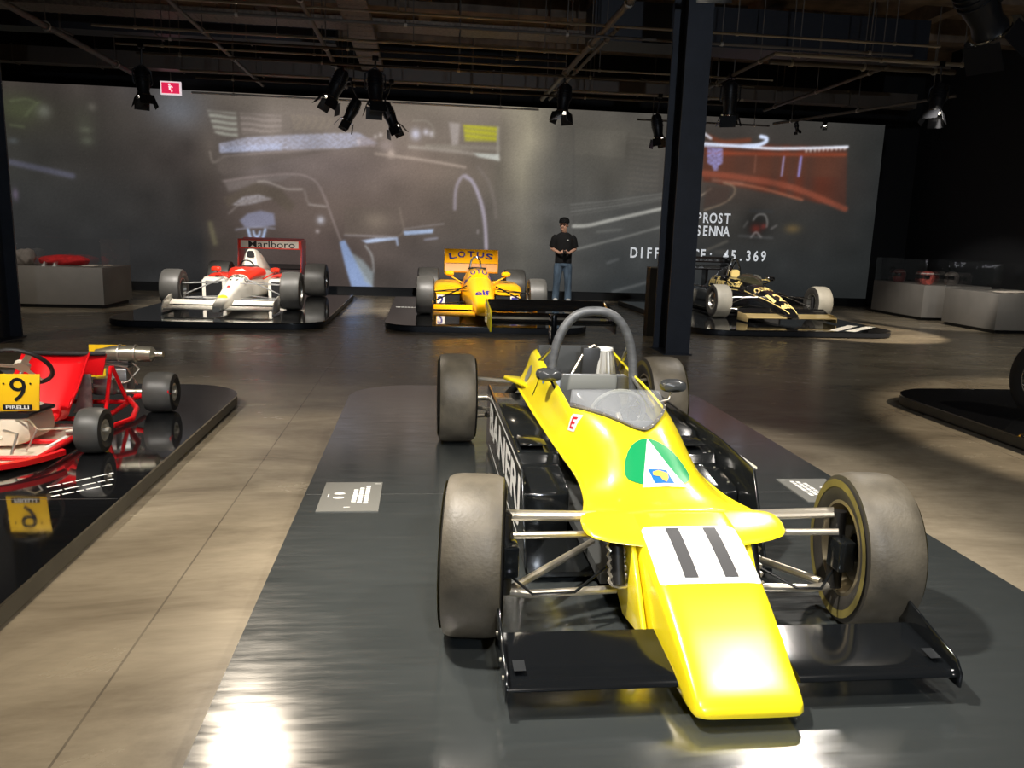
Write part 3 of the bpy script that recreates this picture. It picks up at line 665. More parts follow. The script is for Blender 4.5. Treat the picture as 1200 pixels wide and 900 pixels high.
# nose cone
NK = [(-.632, (.142, .040, .058, 5, .97)), (-.622, (.158, .034, .072, 6, .96)), (-.59, (.166, .03, .096, 7, .95)), (-.50, (.172, .03, .150, 8, .95)), (-.40, (.179, .034, .208, 8, .95)), (-.27, (.187, .042, .275, 8, .95)), (-.1, (.196, .06, .338, 8, .95)), (.02, (.205, .08, .368, 8, .95)), (.115, (.21, .1, .383, 8, .96))]
NK = [(y, (v[0], v[1], v[2], v[3], v[4], 0)) for y, v in NK]
nose = MB().loft(body_loft(NK, 44, ringn=64)).build('nose_cone', YEL, car, angle=50)
# fairing ears in front of the suspension
def ear(s):
    m = MB(); rings = []
    for x, ya, yb, z, t in ((.17, -.085, .13, .346, .013), (.23, -.072, .13, .346, .013), (.29, -.055, .125, .346, .012), (.335, -.035, .115, .346, .011), (.357, -.012, .10, .346, .009), (.366, .02, .07, .346, .005)):
        c = (ya+yb)/2; h = (yb-ya)/2
        rings.append([(s*x, c+h*math.copysign(abs(math.cos(a))**.8, math.cos(a)), z+.24*(c+h*math.cos(a))+t*math.sin(a)) for a in [2*PI*k/20 for k in range(20)]])
    return m.loft(rings)
for s in (-1, 1): ear(s).build('fairing', YEL, car, angle=60)
# side gusset panels below the ears
for s in (-1, 1):
    MB().prism([(-.26, .08), (-.04, .34), (.10, .345), (.13, .10), (.0, .04)], 'x', s*.196, s*.214).build('nose_side_panel', YEL, car, bevel=.004)
# cockpit cowl: a grid surface; profile from centre line to lower lip
CK = [(.10, [(0, .386), (.12, .384), (.21, .376), (.29, .364), (.345, .352)]),
      (.20, [(0, .402), (.11, .398), (.19, .382), (.262, .360), (.325, .343)]),
      (.34, [(0, .448), (.10, .440), (.168, .408), (.228, .372), (.292, .340)]),
      (.52, [(0, .525), (.10, .512), (.172, .458), (.222, .402), (.272, .345)]),
      (.66, [(0, .572), (.11, .556), (.19, .492), (.232, .424), (.270, .352)]),
      (.85, [(0, .600), (.13, .586), (.212, .528), (.246, .450), (.284, .364)]),
      (1.10, [(0, .612), (.15, .600), (.232, .560), (.262, .470), (.300, .378)]),
      (1.45, [(0, .622), (.16, .612), (.244, .590), (.276, .488), (.314, .392)]),
      (1.70, [(0, .635), (.17, .625), (.248, .606), (.284, .505), (.324, .404)]),
      (1.95, [(0, .66), (.17, .65), (.252, .632), (.292, .53), (.336, .424)]),
      (2.20, [(0, .685), (.17, .675), (.254, .655), (.296, .55), (.350, .446)])]
CKf = [(y, [c for p in v for c in p]) for y, v in CK]
def cowl_profile(y, n=22):
    v = cr_interp(CKf, y); pts = [(v[2*i], v[2*i+1]) for i in range(5)]
    keys = [(i/4, p) for i, p in enumerate(pts)]
    return [tuple(cr_interp(keys, i/n)) for i in range(n+1)]
def inner_x(y):
    if y < .60: return 0
    return .232*min(1, (y-.60)/.46)**.625
def cowl_grid(s, y0, y1, ny, n=22):
    rows = []
    for j in range(ny+1):
        y = y0+(y1-y0)*j/ny; pr = cowl_profile(y, 60); xi = inner_x(y)
        xs = [p[0] for p in pr]; cut = [p for p in pr if p[0] >= xi-1e-6]
        if xi > 0 and len(cut) < len(pr):
            a = pr[len(pr)-len(cut)-1]; b = cut[0]; t = (xi-a[0])/(b[0]-a[0]+1e-9); cut = [(xi, a[1]+t*(b[1]-a[1]))]+cut
        # resample
        L_ = [0]
        for a, b in zip(cut, cut[1:]): L_.append(L_[-1]+math.hypot(b[0]-a[0], b[1]-a[1]))
        T = np.linspace(0, L_[-1], n+1); X_ = np.interp(T, L_, [p[0] for p in cut]); Z_ = np.interp(T, L_, [p[1] for p in cut])
        rows.append([(s*a, y, b) for a, b in zip(X_, Z_)])
    return rows
m = MB()
for s in (-1, 1): m.loft(cowl_grid(s, .10, 2.20, 84), caps=False, closed=False)
bmw = m
cowl = m.build('cockpit_cowl', YEL, car, angle=60)
md = cowl.modifiers.new('weld', 'WELD'); md.merge_threshold = .0006
md = cowl.modifiers.new('thick', 'SOLIDIFY'); md.thickness = .012; md.offset = -1
# lower lip bead and rear flares of the cowl
for s in (-1, 1):
    pts = [(s*(cowl_profile(y)[-1][0]), y, cowl_profile(y)[-1][1]) for y in np.linspace(.12, 2.20, 30)]
    MB().tube(pts, .008, 8).build('lip_bead', YEL, cowl)
    MB().prism([(s*.325, 1.98), (s*.425, 2.24), (s*.415, 2.30), (s*.30, 2.24), (s*.29, 2.10)], 'z', .468, .486).build('rear_flare', YEL, cowl, bevel=.005)
bvn = bvh_of(nose); bvc = bvh_of(cowl)
# markings on the nose and cowl
NUM = mat('number_white', S(240, 240, 236), .35, coat=.3); NUMD = mat('number_dark', S(62, 62, 64), .45)
up_n = cast_fn(bvn, lambda a, b: Vector((a, b, 0)), (0, 0, -1), .0025)
def rr2(w, h, cx, cy, r): return poly2d([(x, y) for x, y in rrect(cx-w/2, cx+w/2, cy-h/2, cy+h/2, r, 4)])
panel = decal('number_panel', rr2(.335, .27, .0, -.135, .02), up_n, NUM, nose, .02)
up_n2 = cast_fn(bvn, lambda a, b: Vector((a, b, 0)), (0, 0, -1), .0045)
decal('digit', rect2d(.046, .235, -.062, -.13), up_n2, NUMD, panel, .02); decal('digit', rect2d(.046, .235, .072, -.13), up_n2, NUMD, panel, .02)
up_c = lambda o: cast_fn(bvc, lambda a, b: Vector((a, b, 0)), (0, 0, -1), o)
GRN = mat('badge_green', S(8, 132, 76), .35); BLU = mat('badge_blue', S(14, 100, 175), .35); ORA = mat('badge_orange', S(232, 170, 70), .35); REDP = mat('print_red', S(205, 30, 40), .4)
bx, by = -.005, .365
half = []
egg = lambda a: (bx+(.125*math.cos(a))*(1-.18*math.sin(a)), by+.02+.165*math.sin(a) if math.sin(a) > 0 else by+.02+.12*math.sin(a))
b = decal('badge', poly2d([(x, max(y, .262)) for x, y in [egg(2*PI*k/48) for k in range(48)]]), up_c(.0025), GRN, cowl, .02)
decal('badge_triangle', poly2d([(bx-.085, .264), (bx+.088, .264), (bx+.004, .545)]), up_c(.004), NUM, b, .02)
decal('badge_flag', poly2d([(bx-.032, .285), (bx+.045, .283), (bx+.034, .362), (bx-.038, .368)]), up_c(.0055), BLU, b, .02)
decal('badge_map', poly2d([(bx+.016, .29), (bx+.03, .315), (bx+.033, .342), (bx-.0, .358), (bx-.024, .350), (bx-.026, .330), (bx-.002, .322), (bx+.004, .300)]), up_c(.007), ORA, b, .02)
side_c = lambda s, o: cast_fn(bvc, lambda a, b: Vector((0, a, b)), (-s, 0, -.35), o)
def side_fn(s, o, yc, zc, rot=0):
    f = side_c(s, o)
    def g(a, b):
        c, q = math.cos(rot), math.sin(rot); a, b = a*c-b*q, a*q+b*c
        p = Vector((s*.35, yc+a*(-1 if s < 0 else 1), zc+b)); h, n, i, d = bvc.ray_cast(p, Vector((-s, 0, 0)))
        if h is None: return Vector((s*.28, p.y, p.z))
        if n.dot(Vector((-s, 0, 0))) > 0: n = -n
        return h+n*o
    return g
e = decal('fire_sticker', rr2(.095, .075, 0, 0, .012), side_fn(-1, .003, .93, .51, .15), NUM, cowl, .02)
decal('letter', text2d('E', .05, .052), side_fn(-1, .0045, .93, .51, .15), REDP, e, .02)
GREYD = mat('grey_patch', S(120, 122, 118), .6); 
decal('vent_patch', ell2d(.05, .05, 0, 0), side_fn(-1, .003, 2.05, .54), GREYD, cowl, .02)
decal('vent_slot', rect2d(.012, .12, 0, 0), side_fn(-1, .003, 1.78, .52), BLK, cowl, .02)
decal('maker_sticker', rect2d(.03, .03, 0, 0), side_fn(-1, .003, 1.66, .57), BLU, cowl, .02)
# windscreen
rows = []
for j in range(33):
    u = -1+2*j/32; xi = .232*u; y0 = .60+.46*abs(u)**1.6
    pr = cowl_profile(y0, 60); z0 = float(np.interp(abs(xi), [p[0] for p in pr], [p[1] for p in pr]))+.004
    xt, yt, zt = .214*u, 1.12-.10*(1-u*u), .628+.022*(1-u*u); col_ = []
    for k in range(7):
        t = k/6; col_.append((xi+(xt-xi)*t, y0+(yt-y0)*t, z0+(zt-z0)*(t**.8)))
    rows.append(col_)
ws = MB().loft(rows, caps=False, closed=False).build('windscreen', GLASS, car)
md = ws.modifiers.new('thick', 'SOLIDIFY'); md.thickness = .003; md.offset = 0
base = [Vector(r[0])+Vector((0, -.004, .004)) for r in rows]
trim = MB()
for i in range(len(base)-1):
    pass
trim.loft([[r[0], tuple(Vector(r[0])+(Vector(r[1])-Vector(r[0])).normalized()*.022+Vector((0, -.003, .003))), tuple(Vector(r[0])+Vector((0, -.012, .006)))] for r in rows], caps=False)
trim.build('screen_trim', mat('trim_grey', S(88, 86, 84), .5), ws)
for i in range(1, 33, 3):
    p = Vector(rows[i][0])+(Vector(rows[i][1])-Vector(rows[i][0])).normalized()*.010
    MB().lathe([(.001, .006), (.005, .004), (.006, 0)], o=(p.x, p.y-.008, p.z+.004), axis='z', n=8).build('rivet', STEEL, ws)
# cockpit interior
MB().box(-.22, .22, .80, 1.78, .10, .13).build('cockpit_floor', YELIN, car, smooth=False)
MB().prism([(-.235, .14), (.235, .14), (.235, .575), (.20, .595), (-.20, .595), (-.235, .575)], 'y', 1.74, 1.765).build('bulkhead', ALU, car, bevel=.004)
MB().box(-.16, .16, 1.728, 1.741, .50, .592).build('head_pad', GREYD, car, bevel=.004)
st = MB(); st.loft([ring(y, w, zb, zt, 4, 1.0, 20) for y, w, zb, zt in ((1.2, .17, .13, .20), (1.45, .18, .13, .22), (1.60, .18, .2, .40), (1.70, .18, .3, .52))]); st.build('seat', mat('seat_black', S(26, 26, 27), .7), car)
def torus(c, nrm, R, r, n=32, k=8, ax=None):
    c = Vector(c); nrm = Vector(nrm).normalized(); u = nrm.orthogonal().normalized(); w = nrm.cross(u)
    return MB().tube([c+R*(math.cos(2*PI*i/n)*u+math.sin(2*PI*i/n)*w) for i in range(n)], r, k, closed=True)
sw = torus((0, 1.06, .53), (0, 1, .45), .125, .012).build('steering_wheel', mat('suede', S(120, 122, 116), .7), car)
sp = MB()
for a in (0, 2.1, 4.2):
    n_ = Vector((0, 1, .45)).normalized(); u = n_.orthogonal().normalized(); w = n_.cross(u)
    sp.flat_tube(Vector((0, 1.05, .525)), Vector((0, 1.06, .53))+.12*(math.cos(a)*u+math.sin(a)*w), .012, .003, up=n_, n=8)
sp.build('wheel_spoke', ALU, sw)
MB().cyl((0, .75, .40), (0, 1.05, .525), .014).build('steering_column', STEEL, car)
MB().prism([(-.2, .30), (.2, .30), (.2, .50), (.1, .55), (-.1, .55), (-.2, .50)], 'y', .80, .815).build('dashboard', YELIN, car)
for x in (-.1, 0, .1): MB().cyl((x, .815, .47), (x, .826, .47), .035, n=20).build('gauge', BLK, car)
# roll hoop
HP = [(-.235, 1.64, .44), (-.228, 1.645, .60), (-.215, 1.65, .72), (-.185, 1.65, .83), (-.125, 1.65, .915), (-.05, 1.65, .952), (.05, 1.65, .952), (.125, 1.65, .915), (.185, 1.65, .83), (.215, 1.65, .72), (.228, 1.645, .60), (.235, 1.64, .44)]
hk = [(i, p) for i, p in enumerate(HP)]
MB().tube([tuple(cr_interp(hk, i*11/44)) for i in range(45)], .025, 14).build('roll_hoop', PADM, car)
for s in (-1, 1):
    MB().tube([(s*.20, 1.66, .78), (s*.265, 2.12, .56)], .011, 8).build('hoop_brace', ALU, car)
    MB().tube([(s*.223, 1.645, .60), (s*.25, 1.30, .50)], .012, 8).build('hoop_stay', ALU, car)
# engine bay
MB().box(-.22, .22, 1.80, 2.55, .14, .46).build('engine_block', mat('engine_dark', S(52, 50, 46), .5, metal=.5, noise=.3, nscale=14), car, bevel=.03)
MB().box(-.23, .23, 2.13, 2.16, .46, .70).build('engine_cover_wall', YELIN, car, bevel=.004)
MB().box(.0, .105, 1.93, 2.0, .50, .715).build('ignition_box', mat('box_grey', S(46, 47, 48), .4), car, bevel=.006)
MB().box(-.02, .22, 1.84, 2.06, .46, .505).build('carburettor', ALU, car, bevel=.01)
MB().box(-.21, -.05, 1.86, 2.1, .46, .54).build('cam_cover', ALU, car, bevel=.02)
MB().tube([(-.09, 1.9, .52), (-.03, 1.93, .62), (.02, 1.95, .70), (.07, 1.95, .73), (.10, 1.96, .70)], .008, 8).build('hose', STEEL, car)
flt = MB(); n = 36
flt.loft([[((r*(1+.06*(k % 2)))*math.cos(2*PI*k/n)+.135, r*(1+.06*(k % 2))*math.sin(2*PI*k/n)+1.98, z) for k in range(n)] for r, z in ((.075, .55), (.058, .66), (.05, .70))])
fl = flt.build('air_filter', mat('filter_mesh', S(190, 188, 180), .4, metal=.6), car, angle=20)
MB().lathe([(.04, .715), (.052, .712), (.055, .70), (.05, .69)], o=(.135, 1.98, 0), axis='z', n=24).build('filter_cap', WHITE, fl)
MB().lathe([(.08, .53), (.08, .552)], o=(.135, 1.98, 0), axis='z', n=24).build('filter_base', BLK, fl)
MB().loft([ring(y, w, zb, zt, 3, 1, 20) for y, w, zb, zt in ((2.52, .15, .16, .42), (2.8, .12, .17, .38), (3.02, .07, .2, .34))]).build('gearbox', mat('gearbox_alloy', S(120, 116, 108), .45, metal=.7), car)
MB().tube([(.2, 2.2, .34), (.3, 2.5, .3), (.26, 2.9, .33), (.22, 3.1, .34)], .028, 12).build('exhaust', STEEL, car)
# mirrors
for s, y, z in ((-1, 1.42, .645), (1, 1.46, .585)):
    xm = s*(.275 if s < 0 else .40)
    mi = MB().loft([ring(yy, w, zz-h, zz+h, 2.6, 1, 20, cx=xm) for yy, w, zz, h in ((y-.045, .015, z, .010), (y-.03, .06, z, .026), (y, .07, z, .034), (y+.03, .068, z, .034))]).build('mirror', mat('mirror_shell', S(58, 60, 62), .25, coat=.4), car)
    MB().box(xm-.058, xm+.058, y+.031, y+.034, z-.026, z+.026).build('mirror_glass', CHROME, mi, smooth=False)
    MB().tube([(xm-s*.01, y+.0, z-.03), (xm-s*.03, y-.02, z-.07), (s*.262, y-.06, .50)], .006, 8).build('mirror_stalk', STEEL if s > 0 else BLK, mi)
# sidepods with skirts
WL = mat('sidepod_white', S(238, 238, 234), .4)
for s in (-1, 1):
    po = MB().prism([(.74, .05), (.74, .235), (.78, .26), (1.02, .285), (1.05, .335), (1.30, .345), (1.34, .375), (2.25, .385), (2.30, .05)], 'x', s*.275, s*.498).build('sidepod', BLK, car, bevel=.012)
    MB().prism([(1.08, .36), (1.26, .36), (1.26, .368), (1.08, .368)], 'x', s*.33, s*.46).build('pod_hatch', BLK, po, bevel=.002)
    for yy in (.80, .98, 1.06, 1.30):
        MB().lathe([(.001, .006), (.005, .004), (.006, 0)], o=(s*.47, yy, {.80: .265, .98: .282, 1.06: .338, 1.30: .346}[yy]), axis='z', n=8).build('fastener', STEEL, po)
    pl_ = MB().prism([(.42, .03), (.62, .385), (1.0, .415), (2.30, .425), (2.36, .40), (2.36, .03)], 'x', s*.500, s*.512).build('side_plate', BLK, car, bevel=.003)
    f0 = plane_fn((s*.5145, 1.36, .235), (0, s, 0), (0, 0, 1))
    tx = text2d('BANERJ', 1.5, .235, bold=.03)
    decal('lettering', tx, f0, WL, pl_)
    decal('stripe', join2d(rect2d(1.5, .012, 0, .155), rect2d(1.5, .012, 0, -.15)), f0, WL, pl_)
MB().prism([(-.27, .10), (-.27, .14), (.27, .14), (.27, .10)], 'y', .12, 2.4).build('chassis_tub', YELIN, car)
MB().box(-.20, .20, .10, .80, .10, .34).build('footbox', BLK, car)
MB().box(-.5, .5, .35, 2.4, .025, .045).build('undertray', BLK, car)
# front wing
for s in (-1, 1):
    wg = wing_mb(s*.185, s*.678, -.535, .085, .265, math.radians(9), .13, .03).build('front_wing', BLKW, car, angle=40)
    ep = MB().prism([(-.548, .055), (-.548, .10), (-.52, .135), (-.25, .205), (-.225, .19), (-.225, .06)], 'x', s*.679, s*.688).build('wing_end_plate', BLKW, car, bevel=.003)
    for yy, zz in ((-.5, .11), (-.42, .12), (-.3, .14)): MB().cyl((s*.688, yy, zz), (s*.693, yy, zz), .006, n=8).build('bolt', STEEL, ep)
    decal('tape_patch', rect2d(.035, .05), plane_fn((s*.64, -.46, .1225), (1, 0, 0), (0, 1, .1)), mat('tape', S(38, 40, 42), .3), wg)
# wheels
FTX = {-1: .743, 1: .668}; RTX = {-1: .70, 1: .665}; STEER = -.12
WH = []
for s in (-1, 1):
    w_ = wheel(car, (s*FTX[s], 0, .274), .274, .205, .172, RUBBER, SIDE, RIMM, s, SIDEY, spokes=8); w_.rotation_euler[2] = STEER; WH.append(w_)
    WH.append(wheel(car, (s*RTX[s], 2.55, .288), .288, .245, .172, RUBBER, SIDE, RIMM, s, SIDEY, spokes=8))
# front suspension
for s in (-1, 1):
    ox = FTX[s]-.103
    MB().flat_tube((s*(ox-.01), .03, .40), (s*.27, .18, .338), .034, .017).build('rocker_arm', STEEL, car)
    MB().tube([(s*(ox-.02), -.03, .35), (s*.27, .09, .305)], .012, 10).build('track_rod', STEEL, car)
    MB().tube([(s*ox, .0, .135), (s*(ox-.09), -.01, .128), (s*.235, .03, .12)], .015, 10).build('lower_wishbone', STEEL, car)
    MB().tube([(s*(ox-.04), .02, .14), (s*.24, .42, .14)], .015, 10).build('lower_wishbone', STEEL, car)
    MB().tube([(s*ox, .0, .13), (s*ox, .02, .41)], .028, 12).build('upright', BRAKE, car)
    MB().box(s*(ox-.01)-.03, s*(ox-.01)+.03, -.09, .0, .22, .33).build('brake_caliper', BLK, car, bevel=.008)
    MB().tube([(s*.245, .02, .30), (s*.245, -.04, .17)], .025, 12).build('damper_body', BRAKE, car)
    n = 40; pts = [(s*.245+.033*math.cos(2*PI*k/8), .02-.06*k/n+.0+.033*.4*math.sin(2*PI*k/8), .30-.13*k/n+.033*.9*math.sin(2*PI*k/8)*.4) for k in range(n+1)]
    MB().tube(pts, .006, 6).build('damper_spring', STEEL, car)
    MB().tube([(s*(ox-.02), -.02, .20), (s*(ox-.09), -.08, .16), (s*.40, -.05, .15), (s*.24, .05, .22)], .005, 6).build('brake_hose', BLK, car)
    # rear suspension
    MB().tube([(s*.60, 2.55, .42), (s*.18, 2.45, .40)], .012, 10).build('rear_top_link', STEEL, car)
    MB().tube([(s*.60, 2.55, .16), (s*.15, 2.7, .17)], .013, 10).build('rear_lower_link', STEEL, car)
    MB().tube([(s*.60, 2.50, .24), (s*.27, 1.9, .30)], .011, 10).build('radius_rod', STEEL, car)
    MB().tube([(s*.58, 2.55, .288), (s*.13, 2.62, .288)], .02, 12).build('drive_shaft', STEEL, car)
    MB().tube([(s*.59, 2.55, .16), (s*.59, 2.56, .43)], .03, 12).build('rear_upright', BRAKE, car)
    MB().tube([(s*.5, 2.47, .18), (s*.30, 2.42, .42)], .026, 12).build('rear_damper', BRAKE, car)
# rear wing on a centre post
MB().box(-.020, .020, 2.96, 3.10, .22, .80).build('wing_post', BLKW, car, bevel=.008)
wing_mb(-.44, .44, 3.02, .735, .30, math.radians(8), .14, .06).build('rear_wing_main', BLKW, car)
wing_mb(-.44, .44, 3.24, .80, .17, math.radians(24), .13, .06).build('rear_wing_flap', BLKW, car)
for s in (-1, 1):
    ep = MB().prism([(2.98, .67), (2.98, .80), (3.03, .82), (3.42, .87), (3.46, .845), (3.46, .69)], 'x', s*.442, s*.454).build('rear_end_plate', YEL if s < 0 else BLKW, car, bevel=.003)
    for yy, zz in ((3.05, .76), (3.2, .77), (3.3, .84)): MB().cyl((s*.438, yy, zz), (s*.457, yy, zz), .007, n=8).build('bolt', STEEL, ep)

# ------------------------------------------------------------------ grand prix cars at the back
def gp_wheels(car, tf, tr, wb, rf, wf, rr_, wr, tread, rimm):
    out = []
    for s in (-1, 1):
        out.append(wheel(car, (s*tf, 0, rf), rf, wf, rf*.55, tread, SIDE, rimm, s, spokes=6, dish=.0))
        out.append(wheel(car, (s*tr, wb, rr_), rr_, wr, rr_*.54, tread, SIDE, rimm, s, spokes=6, dish=.0))
    return out
def gp_suspension(car, tf, tr, wb, wi, wr_, m, zt=.42, zl=.16, wf=.3):
    xo = tf-wf*.35
    for s in (-1, 1):
        for dy in (-.28, .30):
            MB().flat_tube((s*xo, 0, zt), (s*wi, dy, zt+.04), .012, .008).build('upper_wishbone', m, car)
            MB().flat_tube((s*xo, 0, zl), (s*wi, dy, zl+.02), .013, .008).build('lower_wishbone', m, car)
            MB().flat_tube((s*(tr-.2), wb, .42), (s*wr_, wb+dy*1.1, .40), .016, .009).build('rear_wishbone', m, car)
        MB().tube([(s*xo, .02, zl+.03), (s*wi, .05, zt+.1)], .012, 8).build('push_rod', m, car)
        MB().tube([(s*xo, 0, zl-.03), (s*xo, 0, zt+.04)], .035, 10).build('upright', BRAKE, car)
        MB().tube([(s*(tr-.18), wb, .3), (s*.12, wb, .3)], .025, 10).build('drive_shaft', STEEL, car)
def loftp(car, name, keys, m, n=18, ringn=28, angle=45):
    return MB().loft(body_loft(keys, n, ringn=ringn)).build(name, m, car, angle=angle)
def mirror_pair(car, x, y, z, m):
    for s in (-1, 1):
        mi = MB().loft([ring(yy, w, z-h, z+h, 3, 1, 16, cx=s*x) for yy, w, h in ((y-.06, .03, .02), (y-.03, .075, .042), (y+.03, .08, .045))]).build('mirror', m, car)
        MB().box(s*x-.07, s*x+.07, y+.031, y+.034, z-.035, z+.035).build('mirror_glass', CHROME, mi, smooth=False)
        MB().tube([(s*x, y, z-.04), (s*(x-.22), y+.02, z-.16)], .012, 8).build('mirror_stalk', m, mi)
def on(ob, s): return bvh_of(ob)
def top_decal(name, sh, ob, m, off=.004, cut=.05):
    bv = bvh_of(ob)
    return decal(name, sh, cast_fn(bv, lambda a, b: Vector((a, b, 0)), (0, 0, -1), off), m, ob, cut)
def flip(sh): return [(-x, -y) for x, y in sh[0]], sh[1]

# white and red car
WHT = mat('gloss_white', S(236, 230, 216), .25, coat=.4); FRED = mat('fluorescent_red', S(235, 52, 30), .3, coat=.4); CARB = mat('carbon', S(24, 24, 25), .35)
INKB = mat('ink_black', S(20, 20, 22), .5); INKR = mat('ink_red', S(210, 40, 30), .5); INKY = mat('ink_yellow', S(240, 200, 40), .5)
def white_red_car():
    c = thing('grand_prix_car', 'white and red grand prix car with a white lettered strip on its red rear wing', 'race car', (-3.07, 13.5, .1), math.radians(-1))
    nose = loftp(c, 'nose_cone', [(-1.08, (.06, .05, .12, 3, .9, 0)), (-1.02, (.085, .04, .17, 3, .9, 0)), (-.8, (.105, .05, .235, 3, .85, 0)), (-.4, (.14, .07, .36, 3, .8, 0)), (0, (.19, .08, .47, 3.2, .75, 0)), (.45, (.245, .08, .56, 3.4, .75, 0))], WHT)
    tub = loftp(c, 'monocoque', [(.44, (.245, .08, .56, 3.4, .75, 0)), (.8, (.29, .08, .60, 3.4, .8, 0)), (1.3, (.34, .08, .60, 3.4, .85, 0)), (1.7, (.34, .08, .60, 3.4, .85, 0))], WHT)
    cow = loftp(c, 'cockpit_cowl', [(.36, (.19, .40, .548, 2.4, .8, 0)), (.6, (.262, .42, .625, 2.4, .8, 0)), (.85, (.31, .44, .66, 2.6, .85, 0)), (1.0, (.335, .46, .655, 2.8, .9, 0))], FRED)
    MB().loft([ring(y, w, .60, .665, 3, 1, 20) for y, w in ((.80, .14), (.9, .17), (1.15, .18), (1.28, .14))]).build('cockpit_opening', INKB, c)
    torus((0, 1.0, .66), (0, 1, .5), .11, .012).build('steering_wheel', INKB, c)
    air = loftp(c, 'airbox', [(1.28, (.13, .56, .93, 4, .55, 0)), (1.36, (.21, .54, .95, 4, .42, 0)), (1.7, (.25, .5, .90, 3, .38, 0)), (2.3, (.20, .4, .68, 2.6, .4, 0)), (2.9, (.12, .3, .46, 2.4, .5, 0))], WHT)
    MB().loft([ring(y, .075, .80, .915, 3.5, .72, 20) for y in (1.262, 1.30)]).build('air_intake', INKB, c)
    for s in (-1, 1):
        pod = loftp(c, 'sidepod', [(.92, (.20, .07, .44, 7, .97, s*.56)), (.97, (.215, .06, .46, 7, .97, s*.56)), (1.6, (.22, .05, .47, 6, .95, s*.55)), (2.1, (.19, .05, .43, 4, .9, s*.50)), (2.7, (.10, .06, .30, 3, .9, s*.36))], WHT)
        MB().box(s*.56-.14, s*.56+.14, .905, .922, .12, .39).build('radiator_inlet', INKB, pod, smooth=False)
        MB().loft([ring(y, .16, .452, z, 3, .9, 20, cx=s*.54) for y, z in ((1.05, .475), (1.2, .51), (1.7, .51), (2.0, .46))]).build('pod_top_panel', FRED, pod)
        MB().box(s*.775-.004, s*.775+.004, .98, 1.5, .10, .40).build('pod_side_panel', WHT, pod, smooth=False)
        ep = MB().prism([(-1.02, .02), (-1.02, .10), (-.92, .20), (-.62, .27), (-.50, .27), (-.48, .02)], 'x', s*.815, s*.83).build('wing_end_plate', WHT, c, bevel=.004)
        wing_mb(s*.09, s*.815, -.98, .075, .30, math.radians(6), .10, .04).build('front_wing', WHT, c)
        wing_mb(s*.14, s*.815, -.70, .13, .16, math.radians(22), .08, .04).build('front_flap', WHT, c)
        decal('flap_slots', join2d(*[rect2d(.05, .02, s*(.2+.085*k), 0) for k in range(7)]), plane_fn((0, -.90, .116), (1, 0, 0), (0, 1, .1)), mat('slot_grey', S(90, 90, 90), .6), c)
        MB().prism([(2.85, .42), (2.95, .86), (2.95, 1.10), (3.5, 1.10), (3.5, .35)], 'x', s*.605, s*.62).build('rear_end_plate', FRED, c, bevel=.005)
    mirror_pair(c, .50, .88, .60, FRED)
    MB().box(-.60, .60, 2.95, 2.958, .91, 1.085).build('rear_wing_board', FRED, c, smooth=False)
    wing_mb(-.605, .605, 2.96, .93, .30, math.radians(16), .1, .05).build('rear_wing_main', FRED, c)
    wing_mb(-.605, .605, 3.20, 1.02, .22, math.radians(28), .1, .05).build('rear_wing_flap', FRED, c)
    wing_mb(-.605, .605, 3.0, .52, .4, math.radians(12), .1, .05).build('rear_lower_wing', CARB, c)
    st = decal('sponsor_strip', rect2d(1.12, .135), plane_fn((0, 2.946, 1.0), (1, 0, 0), (0, 0, 1)), WHT, c)
    decal('lettering', text2d('Marlboro', .9, .13, bold=.008), plane_fn((.04, 2.942, 1.0), (1, 0, 0), (0, 0, 1)), INKB, st)
    top_decal('number', move2d(text2d('1', .05, .09), 0, -.32), nose, INKR)
    top_decal('emblem', ell2d(.075, .06, 0, -.72), nose, INKY)
    top_decal('lettering', move2d(text2d('Marlboro', .34, .2), 0, .26), nose, INKB, cut=.03)
    top_decal('stripes', join2d(move2d(rect2d(.03, .08), -.05, .02, .3), move2d(rect2d(.03, .08), .05, .02, -.3)), nose, INKB)
    top_decal('chevron', poly2d([(-.11, .50), (.11, .50), (0, .60)]), cow, WHT)
    gp_wheels(c, .94, .92, 2.85, .315, .32, .33, .42, RUBBERG, mat('rim_silver', S(170, 168, 160), .3, metal=.9))
    gp_suspension(c, .94, .92, 2.85, .17, .16, mat('grey_arm', S(140, 140, 138), .3), .40, .17)
    MB().box(-.62, .62, .9, 3.2, .02, .045).build('floor_tray', CARB, c, smooth=False)
    MB().loft([ring(y, w, .12, z, 3, 1, 16) for y, w, z in ((2.6, .14, .45), (3.1, .10, .4), (3.4, .06, .35))]).build('gearbox', BRAKE, c)
white_red_car()

